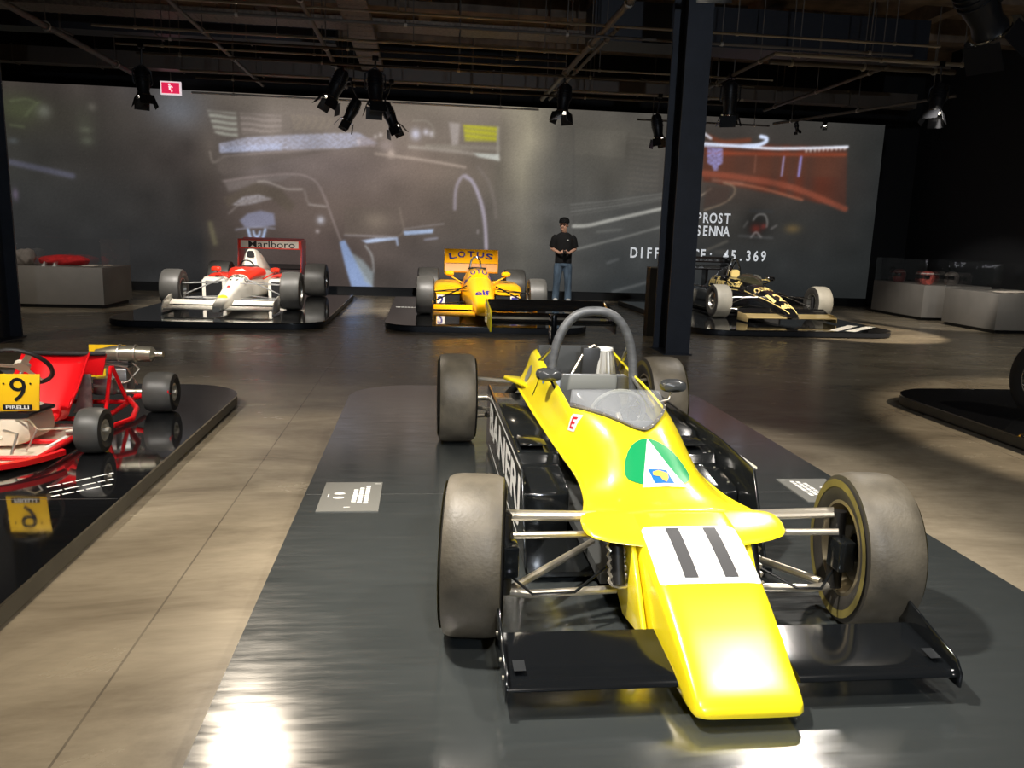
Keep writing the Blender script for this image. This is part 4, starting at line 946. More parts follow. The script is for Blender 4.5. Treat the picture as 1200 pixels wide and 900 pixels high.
# yellow car with a lettered wing
LYEL = mat('deep_yellow', S(255, 186, 12), .28, coat=.4); LBLU = mat('ink_blue', S(40, 36, 130), .5); LORD = mat('shaded_amber', S(226, 140, 14), .4)
def yellow_gp_car():
    c = thing('grand_prix_car', 'deep yellow grand prix car with blue lettering across its tall rear wing', 'race car', (.98, 13.25, .1003), math.radians(0))
    nose = loftp(c, 'nose_cone', [(-1.0, (.13, .09, .14, 3, .9, .02)), (-.95, (.16, .07, .20, 3.4, .9, .02)), (-.6, (.19, .07, .32, 3.4, .85, .01)), (-.2, (.225, .08, .42, 3.4, .8, 0)), (.2, (.27, .08, .52, 3.4, .75, 0)), (.5, (.30, .08, .60, 3.2, .72, 0))], LYEL)
    cow = loftp(c, 'cockpit_cowl', [(.48, (.30, .08, .60, 3.2, .72, 0)), (.75, (.33, .08, .70, 3.0, .62, 0)), (1.0, (.34, .08, .74, 3.0, .60, 0)), (1.12, (.34, .08, .735, 3.0, .62, 0))], LYEL)
    MB().loft([ring(y, w, .70, z, 3, 1, 20) for y, w, z in ((.95, .10, .745), (1.1, .16, .75), (1.5, .16, .70), (1.6, .12, .69))]).build('cockpit_opening', INKB, c)
    scr = MB().loft([[(.20*math.sin(a)*(1-.2*t), 1.0-.20*math.cos(a)+.08*t, .68+.12*t) for t in (0, .5, 1)] for a in [(-80+160*k/12)*PI/180 for k in range(13)]], caps=False, closed=False).build('windscreen', mat('tinted_screen', S(60, 60, 50), .08, alpha=.25), c)
    eng = loftp(c, 'engine_cover', [(1.1, (.34, .08, .69, 3.2, .6, 0)), (1.5, (.35, .08, .68, 3, .55, 0)), (2.2, (.3, .1, .58, 3, .5, 0)), (2.9, (.16, .15, .42, 3, .5, 0))], LYEL)
    for s in (-1, 1):
        pod = loftp(c, 'sidepod', [(.78, (.24, .28, .42, 3, .9, s*.53)), (.84, (.265, .26, .46, 3, .92, s*.53)), (1.3, (.28, .08, .485, 4, .92, s*.52)), (2.0, (.26, .06, .46, 4, .9, s*.5)), (2.7, (.14, .07, .3, 3, .9, s*.36))], LYEL)
        MB().box(s*.53-.21, s*.53+.21, .80, 1.25, .10, .27).build('radiator_inlet', INKB, pod, smooth=False)
        MB().prism([(.60, .03), (.60, .26), (.70, .30), (1.3, .30), (1.3, .03)], 'x', s*.72, s*.73).build('barge_board', LYEL, c, bevel=.003)
        MB().prism([(-.98, .02), (-.98, .13), (-.90, .24), (-.45, .27), (-.42, .02)], 'x', s*.80, s*.815).build('wing_end_plate', LYEL, c, bevel=.004)
        wing_mb(s*.15, s*.80, -.95, .08, .32, math.radians(7), .10, .04).build('front_wing', LYEL, c)
        wing_mb(s*.18, s*.80, -.64, .15, .15, math.radians(24), .08, .04).build('front_flap', LYEL, c)
        MB().prism([(2.92, .52), (2.88, .80), (2.92, 1.02), (3.45, 1.02), (3.5, .55)], 'x', s*.53, s*.542).build('rear_end_plate', LYEL, c, bevel=.005)
        decal('number', text2d('12'[1] if s < 0 else '1', .11, .17), plane_fn((s*.655, .792, .16), (1, 0, 0), (0, 0, 1)), LBLU, c)
        MB().box(s*.655-.075, s*.655+.075, .794, .802, .055, .265).build('number_board', WHT, c, smooth=False)
    mirror_pair(c, .50, .92, .64, LYEL)
    MB().tube([(-.11, 1.62, .66), (-.08, 1.62, .84), (-.03, 1.62, .91), (.03, 1.62, .91), (.08, 1.62, .84), (.11, 1.62, .66)], .018, 10).build('roll_hoop', CHROME, c)
    # tall rear wing: leaning upper plane, lower plane in front of it
    MB().prism([(2.90, .565), (2.93, .565), (2.99, .735), (2.96, .735)], 'x', -.53, .53).build('rear_wing_lower', LORD, c)
    MB().prism([(2.97, .745), (2.995, .745), (3.17, 1.02), (3.14, 1.02)], 'x', -.53, .53).build('rear_wing_flap', LYEL, c)
    wing_mb(-.53, .53, 2.86, .56, .42, math.radians(18), .1, .05).build('rear_wing_main', LORD, c)
    sh = join2d(*[move2d(text2d(ch, .15, .13 if ch != 'O' else .14), x, .05-.35*x*x, -x*.5) for ch, x in zip('LOTUS', (-.37, -.19, 0, .19, .37))])
    d = Vector((0, .17, .275)).normalized()
    decal('lettering', sh, plane_fn((0, 3.04, .885), (1, 0, 0), d), LBLU, c)
    sh = join2d(*[move2d(text2d(ch, .085, .22), x, .74-2.2*x*x, -x*.8) for ch, x in zip('LOTUS', (-.20, -.10, 0, .10, .20))])
    top_decal('lettering', sh, cow, LBLU, cut=.03)
    top_decal('lettering', move2d(text2d('elf', .24, .26), .0, -.30), nose, LBLU, cut=.03)
    top_decal('emblem', move2d(ell2d(.035, .05), 0, .98), cow, LBLU)
    gp_wheels(c, .93, .86, 2.75, .315, .30, .33, .42, RUBBERG, mat('rim_silver', S(170, 168, 160), .3, metal=.9))
    gp_suspension(c, .93, .86, 2.75, .24, .16, BLK, .38, .17)
    MB().box(-.66, .66, .7, 3.2, .02, .045).build('floor_tray', CARB, c, smooth=False)
    MB().loft([ring(y, w, .12, z, 3, 1, 16) for y, w, z in ((2.6, .14, .45), (3.1, .10, .4), (3.4, .06, .35))]).build('gearbox', BRAKE, c)
yellow_gp_car()

# black and gold car
JBLK = mat('gloss_black', S(16, 16, 17), .15, coat=.6); GOLD = mat('gold_print', S(230, 205, 130), .35); GOLDM = mat('gold_metal', S(190, 170, 120), .3, metal=.6)
TYRL = mat('pale_tyre', S(128, 125, 115), .6, noise=.1, nscale=6)
def black_gold_car():
    c = thing('grand_prix_car', 'black and gold grand prix car with 12 on its nose', 'race car', (6.22, 13.75, .1003), math.radians(2))
    nose = loftp(c, 'nose_cone', [(-1.0, (.07, .08, .13, 3, .9, 0)), (-.95, (.10, .07, .17, 3, .9, 0)), (-.6, (.15, .07, .30, 3.4, .85, 0)), (-.2, (.20, .08, .41, 3.4, .8, 0)), (.2, (.25, .08, .51, 3.4, .75, 0)), (.55, (.29, .08, .58, 3.4, .75, 0))], JBLK)
    tub = loftp(c, 'monocoque', [(.54, (.29, .08, .58, 3.8, .80, 0)), (1.0, (.34, .08, .655, 5, .88, 0)), (1.7, (.36, .08, .675, 5, .9, 0)), (2.1, (.35, .1, .66, 4, .85, 0))], JBLK)
    eng = loftp(c, 'engine_cover', [(1.75, (.28, .4, .80, 3, .4, 0)), (1.9, (.30, .4, .84, 3, .35, 0)), (2.4, (.26, .3, .66, 3, .4, 0)), (2.95, (.14, .2, .42, 3, .5, 0))], JBLK)
    MB().loft([ring(y, w, .60, .668, 3, 1, 20) for y, w in ((.85, .12), (1.0, .17), (1.5, .17), (1.65, .13))]).build('cockpit_opening', INKB, c)
    MB().loft([ring(y, w, .56, z, 2.4, .7, 24) for y, w, z in ((.52, .12, .60), (.7, .22, .69), (.95, .235, .75), (1.02, .225, .75))]).build('windscreen', mat('smoked_screen', S(60, 58, 44), .1, coat=.5, alpha=.8), c)
    MB().tube([(-.15, 1.60, .58), (-.11, 1.60, .84), (-.04, 1.60, .99), (.04, 1.60, .99), (.11, 1.60, .84), (.15, 1.60, .58)], .02, 10).build('roll_hoop', CHROME, c)
    MB().loft([ring(y, .09, .62, .80, 3, .9, 16) for y in (1.52, 1.58)]).build('headrest', GOLD, c)
    MB().tube([(-.03, 1.6, .98), (-.1, 2.1, .6)], .014, 8).build('hoop_brace', CHROME, c); MB().tube([(.03, 1.6, .98), (.1, 2.1, .6)], .014, 8).build('hoop_brace', CHROME, c)
    for s in (-1, 1):
        pod = loftp(c, 'sidepod', [(.95, (.20, .06, .38, 5, .95, s*.55)), (1.02, (.215, .05, .40, 5, .95, s*.55)), (1.8, (.22, .05, .42, 5, .92, s*.54)), (2.6, (.14, .06, .32, 3, .9, s*.42))], JBLK)
        MB().box(s*.55-.15, s*.55+.15, .935, .953, .10, .34).build('radiator_inlet', INKB, pod, smooth=False)
        MB().prism([(-.92, .02), (-.92, .10), (-.85, .14), (-.52, .16), (-.50, .02)], 'x', s*.80, s*.812).build('wing_end_plate', GOLDM, c, bevel=.004)
        wing_mb(s*.11, s*.80, -.95, .09, .34, math.radians(8), .10, .04).build('front_wing', GOLDM, c)
        wing_mb(s*.16, s*.80, -.62, .155, .16, math.radians(22), .08, .04).build('front_flap', JBLK, c)
        MB().prism([(2.92, .58), (2.88, .80), (2.95, 1.0), (3.5, 1.0), (3.5, .60)], 'x', s*.51, s*.522).build('rear_end_plate', JBLK, c, bevel=.005)
        bv = bvh_of(tub)
        def fn(a, b, s=s, bv=bv):
            p = Vector((s*1.2, 1.38+s*a, .545+b)); h, n, i, d = bv.ray_cast(p, Vector((-s, 0, 0)))
            return (h+Vector((s*.006, 0, .002))) if h else Vector((s*.34, p.y, p.z))
        decal('lettering', text2d('John Player Special', 1.35, .17, bold=.03), fn, GOLD, tub, .04)
        def fn2(a, b, s=s, bv=bvh_of(pod)):
            p = Vector((s*1.5, 1.55+s*a, .2+b)); h, n, i, d = bv.ray_cast(p, Vector((-s, 0, 0)))
            return (h+Vector((s*.006, 0, 0))) if h else Vector((s*.77, p.y, p.z))
        decal('pinstripe', join2d(rect2d(1.3, .012, 0, .10), rect2d(1.3, .012, 0, -.10)), fn, GOLD, tub, .05)
        # pinstripe along the nose edge
        pts = []
        bn = bvh_of(nose)
        for y in np.linspace(-.93, .55, 16):
            v = cr_interp([(-1.0, (.07,)), (-.6, (.15,)), (-.2, (.2,)), (.2, (.25,)), (.55, (.29,))], y)[0]*.80
            h, n, i, d = bn.ray_cast(Vector((s*v, y, 2)), Vector((0, 0, -1)))
            if h: pts.append(h+Vector((0, 0, .003)))
        MB().tube(pts, .008, 6).build('pinstripe', GOLD, nose)
    wing_mb(-.51, .51, 2.95, .74, .40, math.radians(12), .1, .05).build('rear_wing_main', JBLK, c)
    wing_mb(-.51, .51, 3.22, .88, .26, math.radians(26), .1, .05).build('rear_wing_flap', JBLK, c)
    MB().box(-.03, .03, 3.0, 3.2, .3, .76).build('wing_post', JBLK, c, smooth=False)
    top_decal('number', move2d(text2d('12', .26, .34), 0, -.28), nose, GOLD, cut=.03)
    top_decal('lettering', move2d(text2d('elf', .2, .2), 0, -.66), nose, GOLD, cut=.03)
    top_decal('lettering', move2d(text2d('OLYMPUS', .36, .2), 0, .2), nose, GOLD, cut=.03)
    mirror_pair(c, .46, .95, .66, JBLK)
    gp_wheels(c, .95, .86, 2.72, .295, .30, .33, .42, TYRL, mat('rim_silver', S(170, 168, 160), .3, metal=.9))
    gp_suspension(c, .95, .86, 2.72, .2, .16, CHROME, .36, .16)
    MB().box(-.64, .64, .9, 3.0, .02, .045).build('floor_tray', CARB, c, smooth=False)
    MB().loft([ring(y, w, .12, z, 3, 1, 16) for y, w, z in ((2.5, .14, .45), (3.0, .10, .4), (3.3, .06, .35))]).build('gearbox', BRAKE, c)
black_gold_car()

# car at the right edge: only one rear wheel shows; the dark body stands out of frame
def edge_car():
    c = thing('race_car', 'dark racing car at the right edge showing only a chrome-rimmed wheel', 'race car', (5.95, 3.4, .1))
    loftp(c, 'body', [(-1.0, (.12, .08, .18, 3, .9, 0)), (-.4, (.22, .08, .35, 3.2, .85, 0)), (.4, (.28, .08, .52, 3.4, .75, 0)), (1.0, (.3, .08, .55, 3.4, .8, 0)), (2.0, (.28, .1, .5, 3, .7, 0)), (2.6, (.14, .15, .35, 3, .7, 0))], JBLK)
    gp_wheels(c, .86, .86, 2.45, .27, .2, .315, .24, RUBBERB, CHROME)
    gp_suspension(c, .86, .86, 2.45, .2, .16, CHROME, .36, .16)
edge_car()

# ------------------------------------------------------------------ red kart number 9
KRED = mat('kart_red', S(226, 18, 26), .3, coat=.3); CREAM = mat('cream_tray', S(225, 212, 190), .5); KYEL = mat('plate_yellow', S(250, 202, 30), .4)
def kart():
    c = thing('racing_kart', 'red racing kart with yellow number 9 plate', 'kart', (-2.4, 4.8, .1))
    tr = MB()
    # frame rails
    for s in (-1, 1):
        MB().tube([(s*.30, -.32, .05), (s*.31, 0, .055), (s*.31, .55, .06), (s*.33, 1.1, .09), (s*.33, 1.30, .09)], .017, 10).build('frame_rail', KRED, c)
        MB().tube([(s*.30, -.32, .05), (s*.22, -.48, .06), (s*.05, -.55, .07)], .016, 10).build('nose_tube', KRED, c)
        MB().tube([(s*.33, 1.0, .12), (s*.50, .66, .12), (s*.56, .40, .11), (s*.50, .26, .10), (s*.33, .30, .08)], .017, 10).build('side_bumper', KRED, c)
        MB().tube([(s*.36, 1.05, .12), (s*.62, .98, .17)], .019, 10).build('rear_bumper_tube', KRED, c)
        MB().tube([(s*.30, .66, .10), (s*.26, .90, .36)], .014, 8).build('seat_strut', KRED, c)
        MB().tube([(s*.31, 1.02, .10), (s*.27, .90, .36)], .014, 8).build('seat_strut', KRED, c)
        t = wheel(c, (s*.48, 0, .135), .135, .15, .065, RUBBERG, SIDE, mat('kart_rim', S(205, 198, 180), .35, metal=.5), s, spokes=4, dish=.0)
        t = wheel(c, (s*.525, 1.10, .145), .145, .21, .065, RUBBERG, SIDE, mat('kart_rim', S(205, 198, 180), .35, metal=.5), s, spokes=4, dish=.0)
        MB().tube([(s*.33, 0, .12), (s*.42, 0, .135)], .02, 10).build('stub_axle', STEEL, c)
        MB().tube([(s*.08, .02, .13), (s*.38, .05, .14)], .008, 8).build('tie_rod', STEEL, c)
    for y, z in ((-.30, .05), (.02, .06), (.60, .06), (1.0, .09)): MB().tube([(-.31, y, z), (.31, y, z)], .015, 10).build('cross_tube', KRED, c)
    MB().tube([(-.44, 1.10, .145), (.44, 1.10, .145)], .019, 12).build('rear_axle', STEEL, c)
    MB().prism([(-.30, .55), (-.30, -.25), (-.18, -.46), (.18, -.46), (.30, -.25), (.30, .55)], 'z', .030, .036).build('floor_tray', CREAM, c)
    nb = MB(); nb.loft([[(.42*math.sin(a)*k, -.08-.50*math.cos(a)*k, .05+dz) for k, dz in ((1, -.005), (1.0, .025), (.95, .03), (.95, -.01))] for a in [(-75+150*i/20)*PI/180 for i in range(21)]], caps=False)
    nb.build('nose_bumper', KRED, c)
    MB().prism([(.355, -.30), (.36, -.06), (.34, -.06), (.335, -.30)], 'z', .112, .114).build('bumper_sticker', WHITE, c)
    # fuel tank under the steering column
    MB().loft([ring(y, w, .06, z, 4, .85, 20) for y, w, z in ((-.08, .10, .16), (-.04, .15, .25), (.20, .17, .27), (.28, .15, .24))]).build('fuel_tank', CREAM, c)
    MB().loft([ring(y, w, .215, .25, 4, 1, 20) for y, w in ((-.06, .155), (.22, .178))]).build('tank_strap', INKB, c)
    # number plate
    pl = MB().prism([(-.125, .255), (.10, .262), (.118, .475), (-.112, .475)], 'y', -.045, -.038).build('number_plate', KYEL, c, bevel=.001)
    pl.location = (.105, .0, .0)
    decal('digit', text2d('9', .09, .14, bold=.0), plane_fn((-.005, -.0475, .385), (1, 0, 0), (.03, 0, 1)), INKB, pl)
    b = decal('maker_strip', rect2d(.16, .03), plane_fn((-.015, -.0475, .282), (1, 0, 0), (0, 0, 1)), INKB, pl)
    decal('maker_lettering', text2d('PIRELLI', .125, .02), plane_fn((-.015, -.0485, .282), (1, 0, 0), (0, 0, 1)), WHITE, b)
    decal('bolt_marks', join2d(ell2d(.006, .006, -.075, 0, 10), ell2d(.006, .006, .07, 0, 10)), plane_fn((-.005, -.048, .42), (1, 0, 0), (0, 0, 1)), INKB, pl)
    MB().tube([(.07, -.03, .27), (.05, .02, .10)], .009, 8).build('plate_stay', STEEL, c)
    # steering
    MB().tube([(0, -.08, .10), (0, .22, .44)], .011, 10).build('steering_column', STEEL, c)
    sw = torus((.0, .23, .47), (0, .72, .69), .165, .013, 36).build('steering_wheel', RUBBERB, c)
    n_ = Vector((0, .72, .69)).normalized(); u = n_.orthogonal().normalized(); w = n_.cross(u); cc_ = Vector((0, .23, .47))
    for a in (0, 2.1, 4.2): MB().flat_tube(cc_, cc_+.15*(math.cos(a)*u+math.sin(a)*w), .018, .003, up=n_, n=8).build('wheel_spoke', CREAM, sw)
    MB().cyl(cc_-n_*.005, cc_+n_*.02, .045, n=20).build('wheel_boss', CREAM, sw)
    # seat
    rows = []
    for i in range(15):
        t = i/14; y = .42+.10*t+.36*max(0, t-.45)**1.1+.08*t; z = .075+.36*max(0, (t-.35)/.65)**1.1; hw = .165+.05*min(1, t*1.6)
        rows.append([(hw*q, y-.11*abs(q)**4*(1-t*.2), z+.13*abs(q)**4*(1-.6*t)) for q in [k/8 for k in range(-8, 9)]])
    so = MB().loft(rows, caps=False, closed=False).build('seat', KRED, c); md = so.modifiers.new('t', 'SOLIDIFY'); md.thickness = .012
    MB().prism([(-.20, .30), (.20, .30), (.235, .445), (-.235, .445)], 'y', .905, .92).build('seat_back_panel', KRED, c, bevel=.004)
    MB().tube([tuple(Vector(r)) for r in [(x, .90-.02*(1-(x/.23)**2), .452) for x in np.linspace(-.23, .23, 15)]], .016, 10).build('seat_edge_roll', RUBBERB, c)
    MB().prism([(.20, .36), (.245, .36), (.24, .12), (.12, .10)], 'y', .60, .61).build('seat_side_foil', mat('foil', S(150, 150, 150), .3, metal=.7, noise=.3, nscale=20), c)
    # engine, exhaust, rear plate
    MB().box(.12, .27, 1.16, 1.32, .12, .30).build('engine_block', ALU, c, bevel=.015)
    for k in range(6): MB().box(.11, .28, 1.17, 1.31, .30+.016*k, .307+.016*k).build('cooling_fin', ALU, c, smooth=False)
    MB().box(.10, .24, .98, 1.10, .14, .26).build('carburettor', ALU, c, bevel=.012)
    ex = MB().tube([(.05, 1.20, .405), (.18, 1.20, .41), (.30, 1.20, .41), (.44, 1.20, .405), (.47, 1.20, .405), (.52, 1.20, .405)], [.03, .055, .058, .055, .025, .025], 18).build('exhaust_can', mat('exhaust_steel', S(190, 184, 165), .3, metal=.8), c)
    for x in (.22, .33): MB().lathe([(.058, -.006), (.066, -.006), (.066, .006), (.058, .006)], o=(x, 1.20, .41), axis='x', n=24, closed=True).build('exhaust_clamp', STEEL, ex)
    MB().tube([(.27, 1.22, .36), (.36, 1.16, .30), (.30, 1.1, .22), (.2, 1.05, .2)], .007, 8).build('cable', STEEL, c)
    MB().tube([(.12, 1.0, .28), (.2, .94, .38), (.33, 1.0, .34), (.36, 1.1, .2)], .006, 8).build('cable', STEEL, c)
    MB().box(-.02, .24, 1.26, 1.27, .22, .46).build('rear_plate', KYEL, c, smooth=False)
    for s in (-1, 1): MB().tube([(s*.14, -.26, .06), (s*.15, -.20, .16), (s*.06, -.16, .17)], .008, 8).build('pedal', STEEL, c)
    MB().tube([(.19, -.20, .06), (.24, -.16, .18), (.17, -.10, .22), (.05, -.04, .20)], .005, 8).build('brake_hose', STEEL, c)
kart()

# ------------------------------------------------------------------ display cases
PANE = mat('case_glass', (.95, .97, .97), .02, trans=1, alpha=.16)
def case(label, x0, x1, y0, y1, zp, zg):
    c = thing('display_case', label, 'display case', ((x0+x1)/2, (y0+y1)/2, 0), group='glass topped display cases')
    hx, hy = (x1-x0)/2, (y1-y0)/2
    MB().box(-hx+.05, hx-.05, -hy+.05, hy-.05, 0, .06).build('base_recess', BLACK, c, smooth=False)
    MB().box(-hx, hx, -hy, hy, .06, zp).build('plinth', GREYP, c, bevel=.004)
    t = .008
    for a in ((-hx+t, hx-t, -hy, -hy+t), (-hx+t, hx-t, hy-t, hy), (-hx, -hx+t, -hy, hy), (hx-t, hx, -hy, hy)):
        MB().box(*a, zp+.0005, zg-t).build('glass_pane', PANE, c, smooth=False)
    MB().box(-hx, hx, -hy, hy, zg-t, zg).build('glass_pane', PANE, c, smooth=False)
    return c
case('grey display case with a red folded garment beside the left column', -7.5, -5.305, 14.03, 15.35, .68, 1.155)
case('grey display case with helmets near the projection wall', 9.95, 11.4, 14.9, 16.72, .70, 1.21)
case('grey display case with papers at the right side wall', 9.96, 11.4, 12.81, 14.27, .695, 1.2)
def crumple(rx, ry, h, n=40, k=18, seed=1, amp=.35):
    rng = np.random.default_rng(seed); ph = rng.random((6, 3))*6.28; rings = []
    for i in range(k+1):
        t = i/k; x = rx*(2*t-1); w = math.sqrt(max(0, 1-(2*t-1)**4))
        r = []
        for j in range(n):
            a = 2*PI*j/n
            f = 1+amp*sum(math.sin(ph[q][0]+(q+1)*4*t+ph[q][1]*a*0)*math.cos((q+2)*a+ph[q][2]) for q in range(4))/4
            r.append((x, ry*w*f*math.cos(a), max(0, h/2*w*f*math.sin(a)+h/2)))
        rings.append(r)
    return MB().loft(rings)
RCL = mat('red_cloth', S(214, 40, 42), .8, noise=.2, nscale=12, bump=.4, bscale=30); CREAMP = mat('paper', S(226, 214, 200), .7); GCL = mat('grey_cloth', S(150, 142, 135), .8, noise=.2)
o = crumple(.42, .16, .17, seed=2).build('folded_garment', RCL); o.location = (-6.14, 14.62, .682); tag(o, 'red folded racing garment lying in the left display case', 'garment')
o = crumple(.16, .14, .26, seed=5).build('folded_garment', GCL); o.location = (-6.72, 14.5, .682); tag(o, 'pale crumpled garment beside the column in the left display case', 'garment')
for i, (x, y, w, l) in enumerate(((-5.62, 14.35, .26, .2), (-5.42, 14.62, .12, .26))):
    o = crumple(w/2, l/2, .03, seed=9+i, amp=.2).build('paper_sheet', CREAMP); o.location = (x, y, .682)
    tag(o, ('larger' if i == 0 else 'smaller')+' cream paper lying right of the red garment in the left case', 'paper', 'papers in the left case')
for i, (x, y) in enumerate(((-6.28, 14.14), (-6.12, 14.16))):
    o = MB().prism([(-.025, 0), (.03, 0), (.03, .085)], 'y', -.004, .004).build('caption_card', WHITE, smooth=False); o.location = (x, y, .682)
    tag(o, ('left' if i == 0 else 'right')+' one of two white caption cards before the red garment', 'card', 'caption cards in the left case')
def helmet(x, y, m1, m2, label):
    h = thing('racing_helmet', label, 'helmet', (x, y, .702), math.radians(-70), 'helmets in the case')
    sh = MB().loft([ring(0, 1, 0, 1)[:0] or [(r*math.cos(2*PI*k/28), r*1.15*math.sin(2*PI*k/28), z) for k in range(28)] for r, z in ((.085, 0), (.11, .03), (.128, .10), (.13, .16), (.118, .215), (.085, .255), (.04, .272), (.004, .276))]).build('shell', m1, h)
    MB().loft([[(r*1.012*math.cos(a), r*1.162*math.sin(a), z) for a in [(-150+120*k/14)*PI/180 for k in range(15)]] for r, z in ((.124, .105), (.131, .13), (.131, .16), (.124, .195))], caps=False, closed=False).build('visor', JBLK, h)
    MB().loft([[(r*1.02*math.cos(2*PI*k/28), r*1.17*math.sin(2*PI*k/28), z) for k in range(28)] for r, z in ((.118, .215), (.106, .232))], caps=False).build('crown_band', m2, h)
HM1 = mat('helmet_red_white', S(190, 90, 80), .3, noise=.6, nscale=14, col2=S(60, 20, 20)); HM2 = mat('helmet_grey', S(120, 112, 108), .3, noise=.4, nscale=10); HM3 = mat('helmet_dark_red', S(96, 40, 38), .3, noise=.3, nscale=10)
helmet(10.25, 15.3, HM1, WHITE, 'red and white helmet nearest the front of the helmet case'); helmet(10.75, 15.25, HM2, GREYP, 'grey helmet at the right end of the helmet case'); helmet(10.2, 16.2, HM3, HM2, 'dark red helmet at the back of the helmet case')
for i, (x, y, w, l) in enumerate(((10.3, 13.1, .42, .3), (10.75, 13.3, .5, .35))):
    o = crumple(w/2, l/2, .03, seed=29+i, amp=.2).build('paper_sheet', CREAMP); o.location = (x, y, .697)
    tag(o, ('left' if i == 0 else 'right')+' pale paper lying in the right-hand display case', 'paper', 'papers in the right case')
# slim stand by the column
t = thing('info_stand', 'slim dark stand with a pale top edge just behind the steel column', 'stand', (3.56, 11.7, 0))
MB().box(-.19, .19, -.10, .10, 0, 1.02).build('stand_body', mat('stand_brown', S(40, 37, 33), .6), t, smooth=False)
MB().box(-.19, .19, -.10, .10, 1.02, 1.035).build('stand_top', mat('stand_top', S(150, 146, 138), .5), t, smooth=False)

# ------------------------------------------------------------------ person
def skin(name, verts, edges, m, parent, root=0, sub=2):
    me = bpy.data.meshes.new(name); me.from_pydata([v[0] for v in verts], edges, [])
    o = link(name, me, m, parent)
    md = o.modifiers.new('skin', 'SKIN'); md.use_smooth_shade = True
    for i, v in enumerate(verts):
        r = v[1]; me.skin_vertices[0].data[i].radius = r if isinstance(r, tuple) else (r, r)
    me.skin_vertices[0].data[root].use_root = True
    md = o.modifiers.new('sub', 'SUBSURF'); md.levels = sub; md.render_levels = sub
    dg = bpy.context.evaluated_depsgraph_get(); e = o.evaluated_get(dg); nm = bpy.data.meshes.new_from_object(e)
    o.modifiers.clear(); o.data = nm
    for p in nm.polygons: p.use_smooth = True
    return o
SKIN = mat('skin', S(226, 176, 150), .5); TEE = mat('black_cotton', S(16, 16, 18), .85); JEAN = mat('faded_denim', S(92, 112, 132), .85, noise=.35, nscale=6, stretch=(2, 2, .6)); SHOE = mat('white_shoe', S(232, 230, 226), .6)
YS = .78
def person():
    p = thing('person', 'person in a black cap, black t-shirt and faded jeans looking at a phone', 'person', (3.07, 17.38, 0), math.radians(-6))
    p.scale = (1.0, 1, 1)
    V = []; E = []
    def v(x, y, z, r): V.append(((x, y/YS, z), r)); return len(V)-1
    def ch(*ids):
        for a, b in zip(ids, ids[1:]): E.append((a, b))
    pel = v(0, 0, .97, .10); wai = v(0, 0, 1.12, .10); che = v(0, .01, 1.32, .11); nk0 = v(0, .01, 1.50, .06); nk1 = v(-.005, -.01, 1.555, .058)
    jaw = v(-.022, -.045, 1.605, .080); cra = v(-.012, -.012, 1.695, .106); top = v(-.01, .0, 1.765, .078)
    ch(pel, wai, che, nk0, nk1, jaw, cra, top)
    no = v(-.062, -.145, 1.66, .014); ch(jaw, v(-.048, -.10, 1.64, .04), no)
    for s in (-1, 1):
        ea = v(s*.092-.012, .0, 1.665, .018); ch(cra, ea)
        sh = v(s*.16, .01, 1.405, .05); el = v(s*.265, .05, 1.17, .044); wr = v(s*.105, -.20, 1.085, .030); pa = v(s*.058, -.265, 1.095, .030)
        ch(che, sh, el, wr, pa)
        for k in range(4):   # fingers curl inward round the phone
            f1 = v(s*(.028-.004*k), -.305+.008*k, 1.085+.014*k, .0095); f2 = v(s*(-.002), -.318+.008*k, 1.092+.014*k, .0085); ch(pa, f1, f2)
        ch(pa, v(s*.05, -.27, 1.135, .011), v(s*.022, -.285, 1.15, .009))
        hi = v(s*.095, 0, .90, .092); kn = v(s*.115, -.01, .50, .064); an = v(s*.13, .03, .10, .038); to = v(s*.142, -.10, .045, .022)
        ch(pel, hi, kn, an, to)
    body = skin('body', V, E, SKIN, p); body.scale = (1, YS, 1)
    def cloth(name, m, rings, tubes, vox=.016):
        b = MB().loft([[(cx+w*math.copysign(abs(math.cos(a))**.85, math.cos(a)), d*math.copysign(abs(math.sin(a))**.85, math.sin(a)), z) for a in [2*PI*k/28 for k in range(28)]] for z, w, d, cx in rings])
        for pts, rs in tubes: b.tube(pts, rs, 16)
        o = b.build(name, m, p)
        md = o.modifiers.new('r', 'REMESH'); md.mode = 'VOXEL'; md.voxel_size = vox; md.use_smooth_shade = True
        md = o.modifiers.new('s', 'SMOOTH'); md.factor = .5; md.iterations = 4
        dg = bpy.context.evaluated_depsgraph_get(); nm = bpy.data.meshes.new_from_object(o.evaluated_get(dg)); o.modifiers.clear(); o.data = nm
        for q_ in nm.polygons: q_.use_smooth = True
        return o
    sl = lambda s: ([(s*.15, .01, 1.43), (s*.20, .015, 1.37), (s*.25, .035, 1.20)], [.085, .088, .078])
    cloth('t_shirt', TEE, [(.85, .185, .128, 0), (1.0, .182, .124, 0), (1.2, .192, .128, 0), (1.36, .212, .132, 0), (1.44, .20, .118, 0), (1.495, .13, .09, 0), (1.525, .08, .075, 0)], [sl(-1), sl(1)])
    lg = lambda s: ([(s*.085, 0, .88), (s*.10, 0, .78), (s*.12, -.015, .5), (s*.134, .02, .25), (s*.138, .02, .055)], [.09, .104, .084, .076, .082])
    cloth('jeans', JEAN, [(1.0, .165, .115, 0), (.9, .178, .122, 0), (.82, .175, .12, 0), (.79, .15, .11, 0)], [lg(-1), lg(1)])
    for s in (-1, 1):
        MB().loft([[(s*.142+w*math.cos(a), yy+0*a, max(0.0, zc+h*math.sin(a))) for a in [2*PI*k/16 for k in range(16)]] for yy, w, zc, h in ((.09, .03, .05, .05), (.06, .05, .06, .06), (-.02, .052, .055, .055), (-.12, .055, .04, .04), (-.19, .04, .03, .03), (-.205, .015, .025, .02))]).build('shoe', SHOE, p)
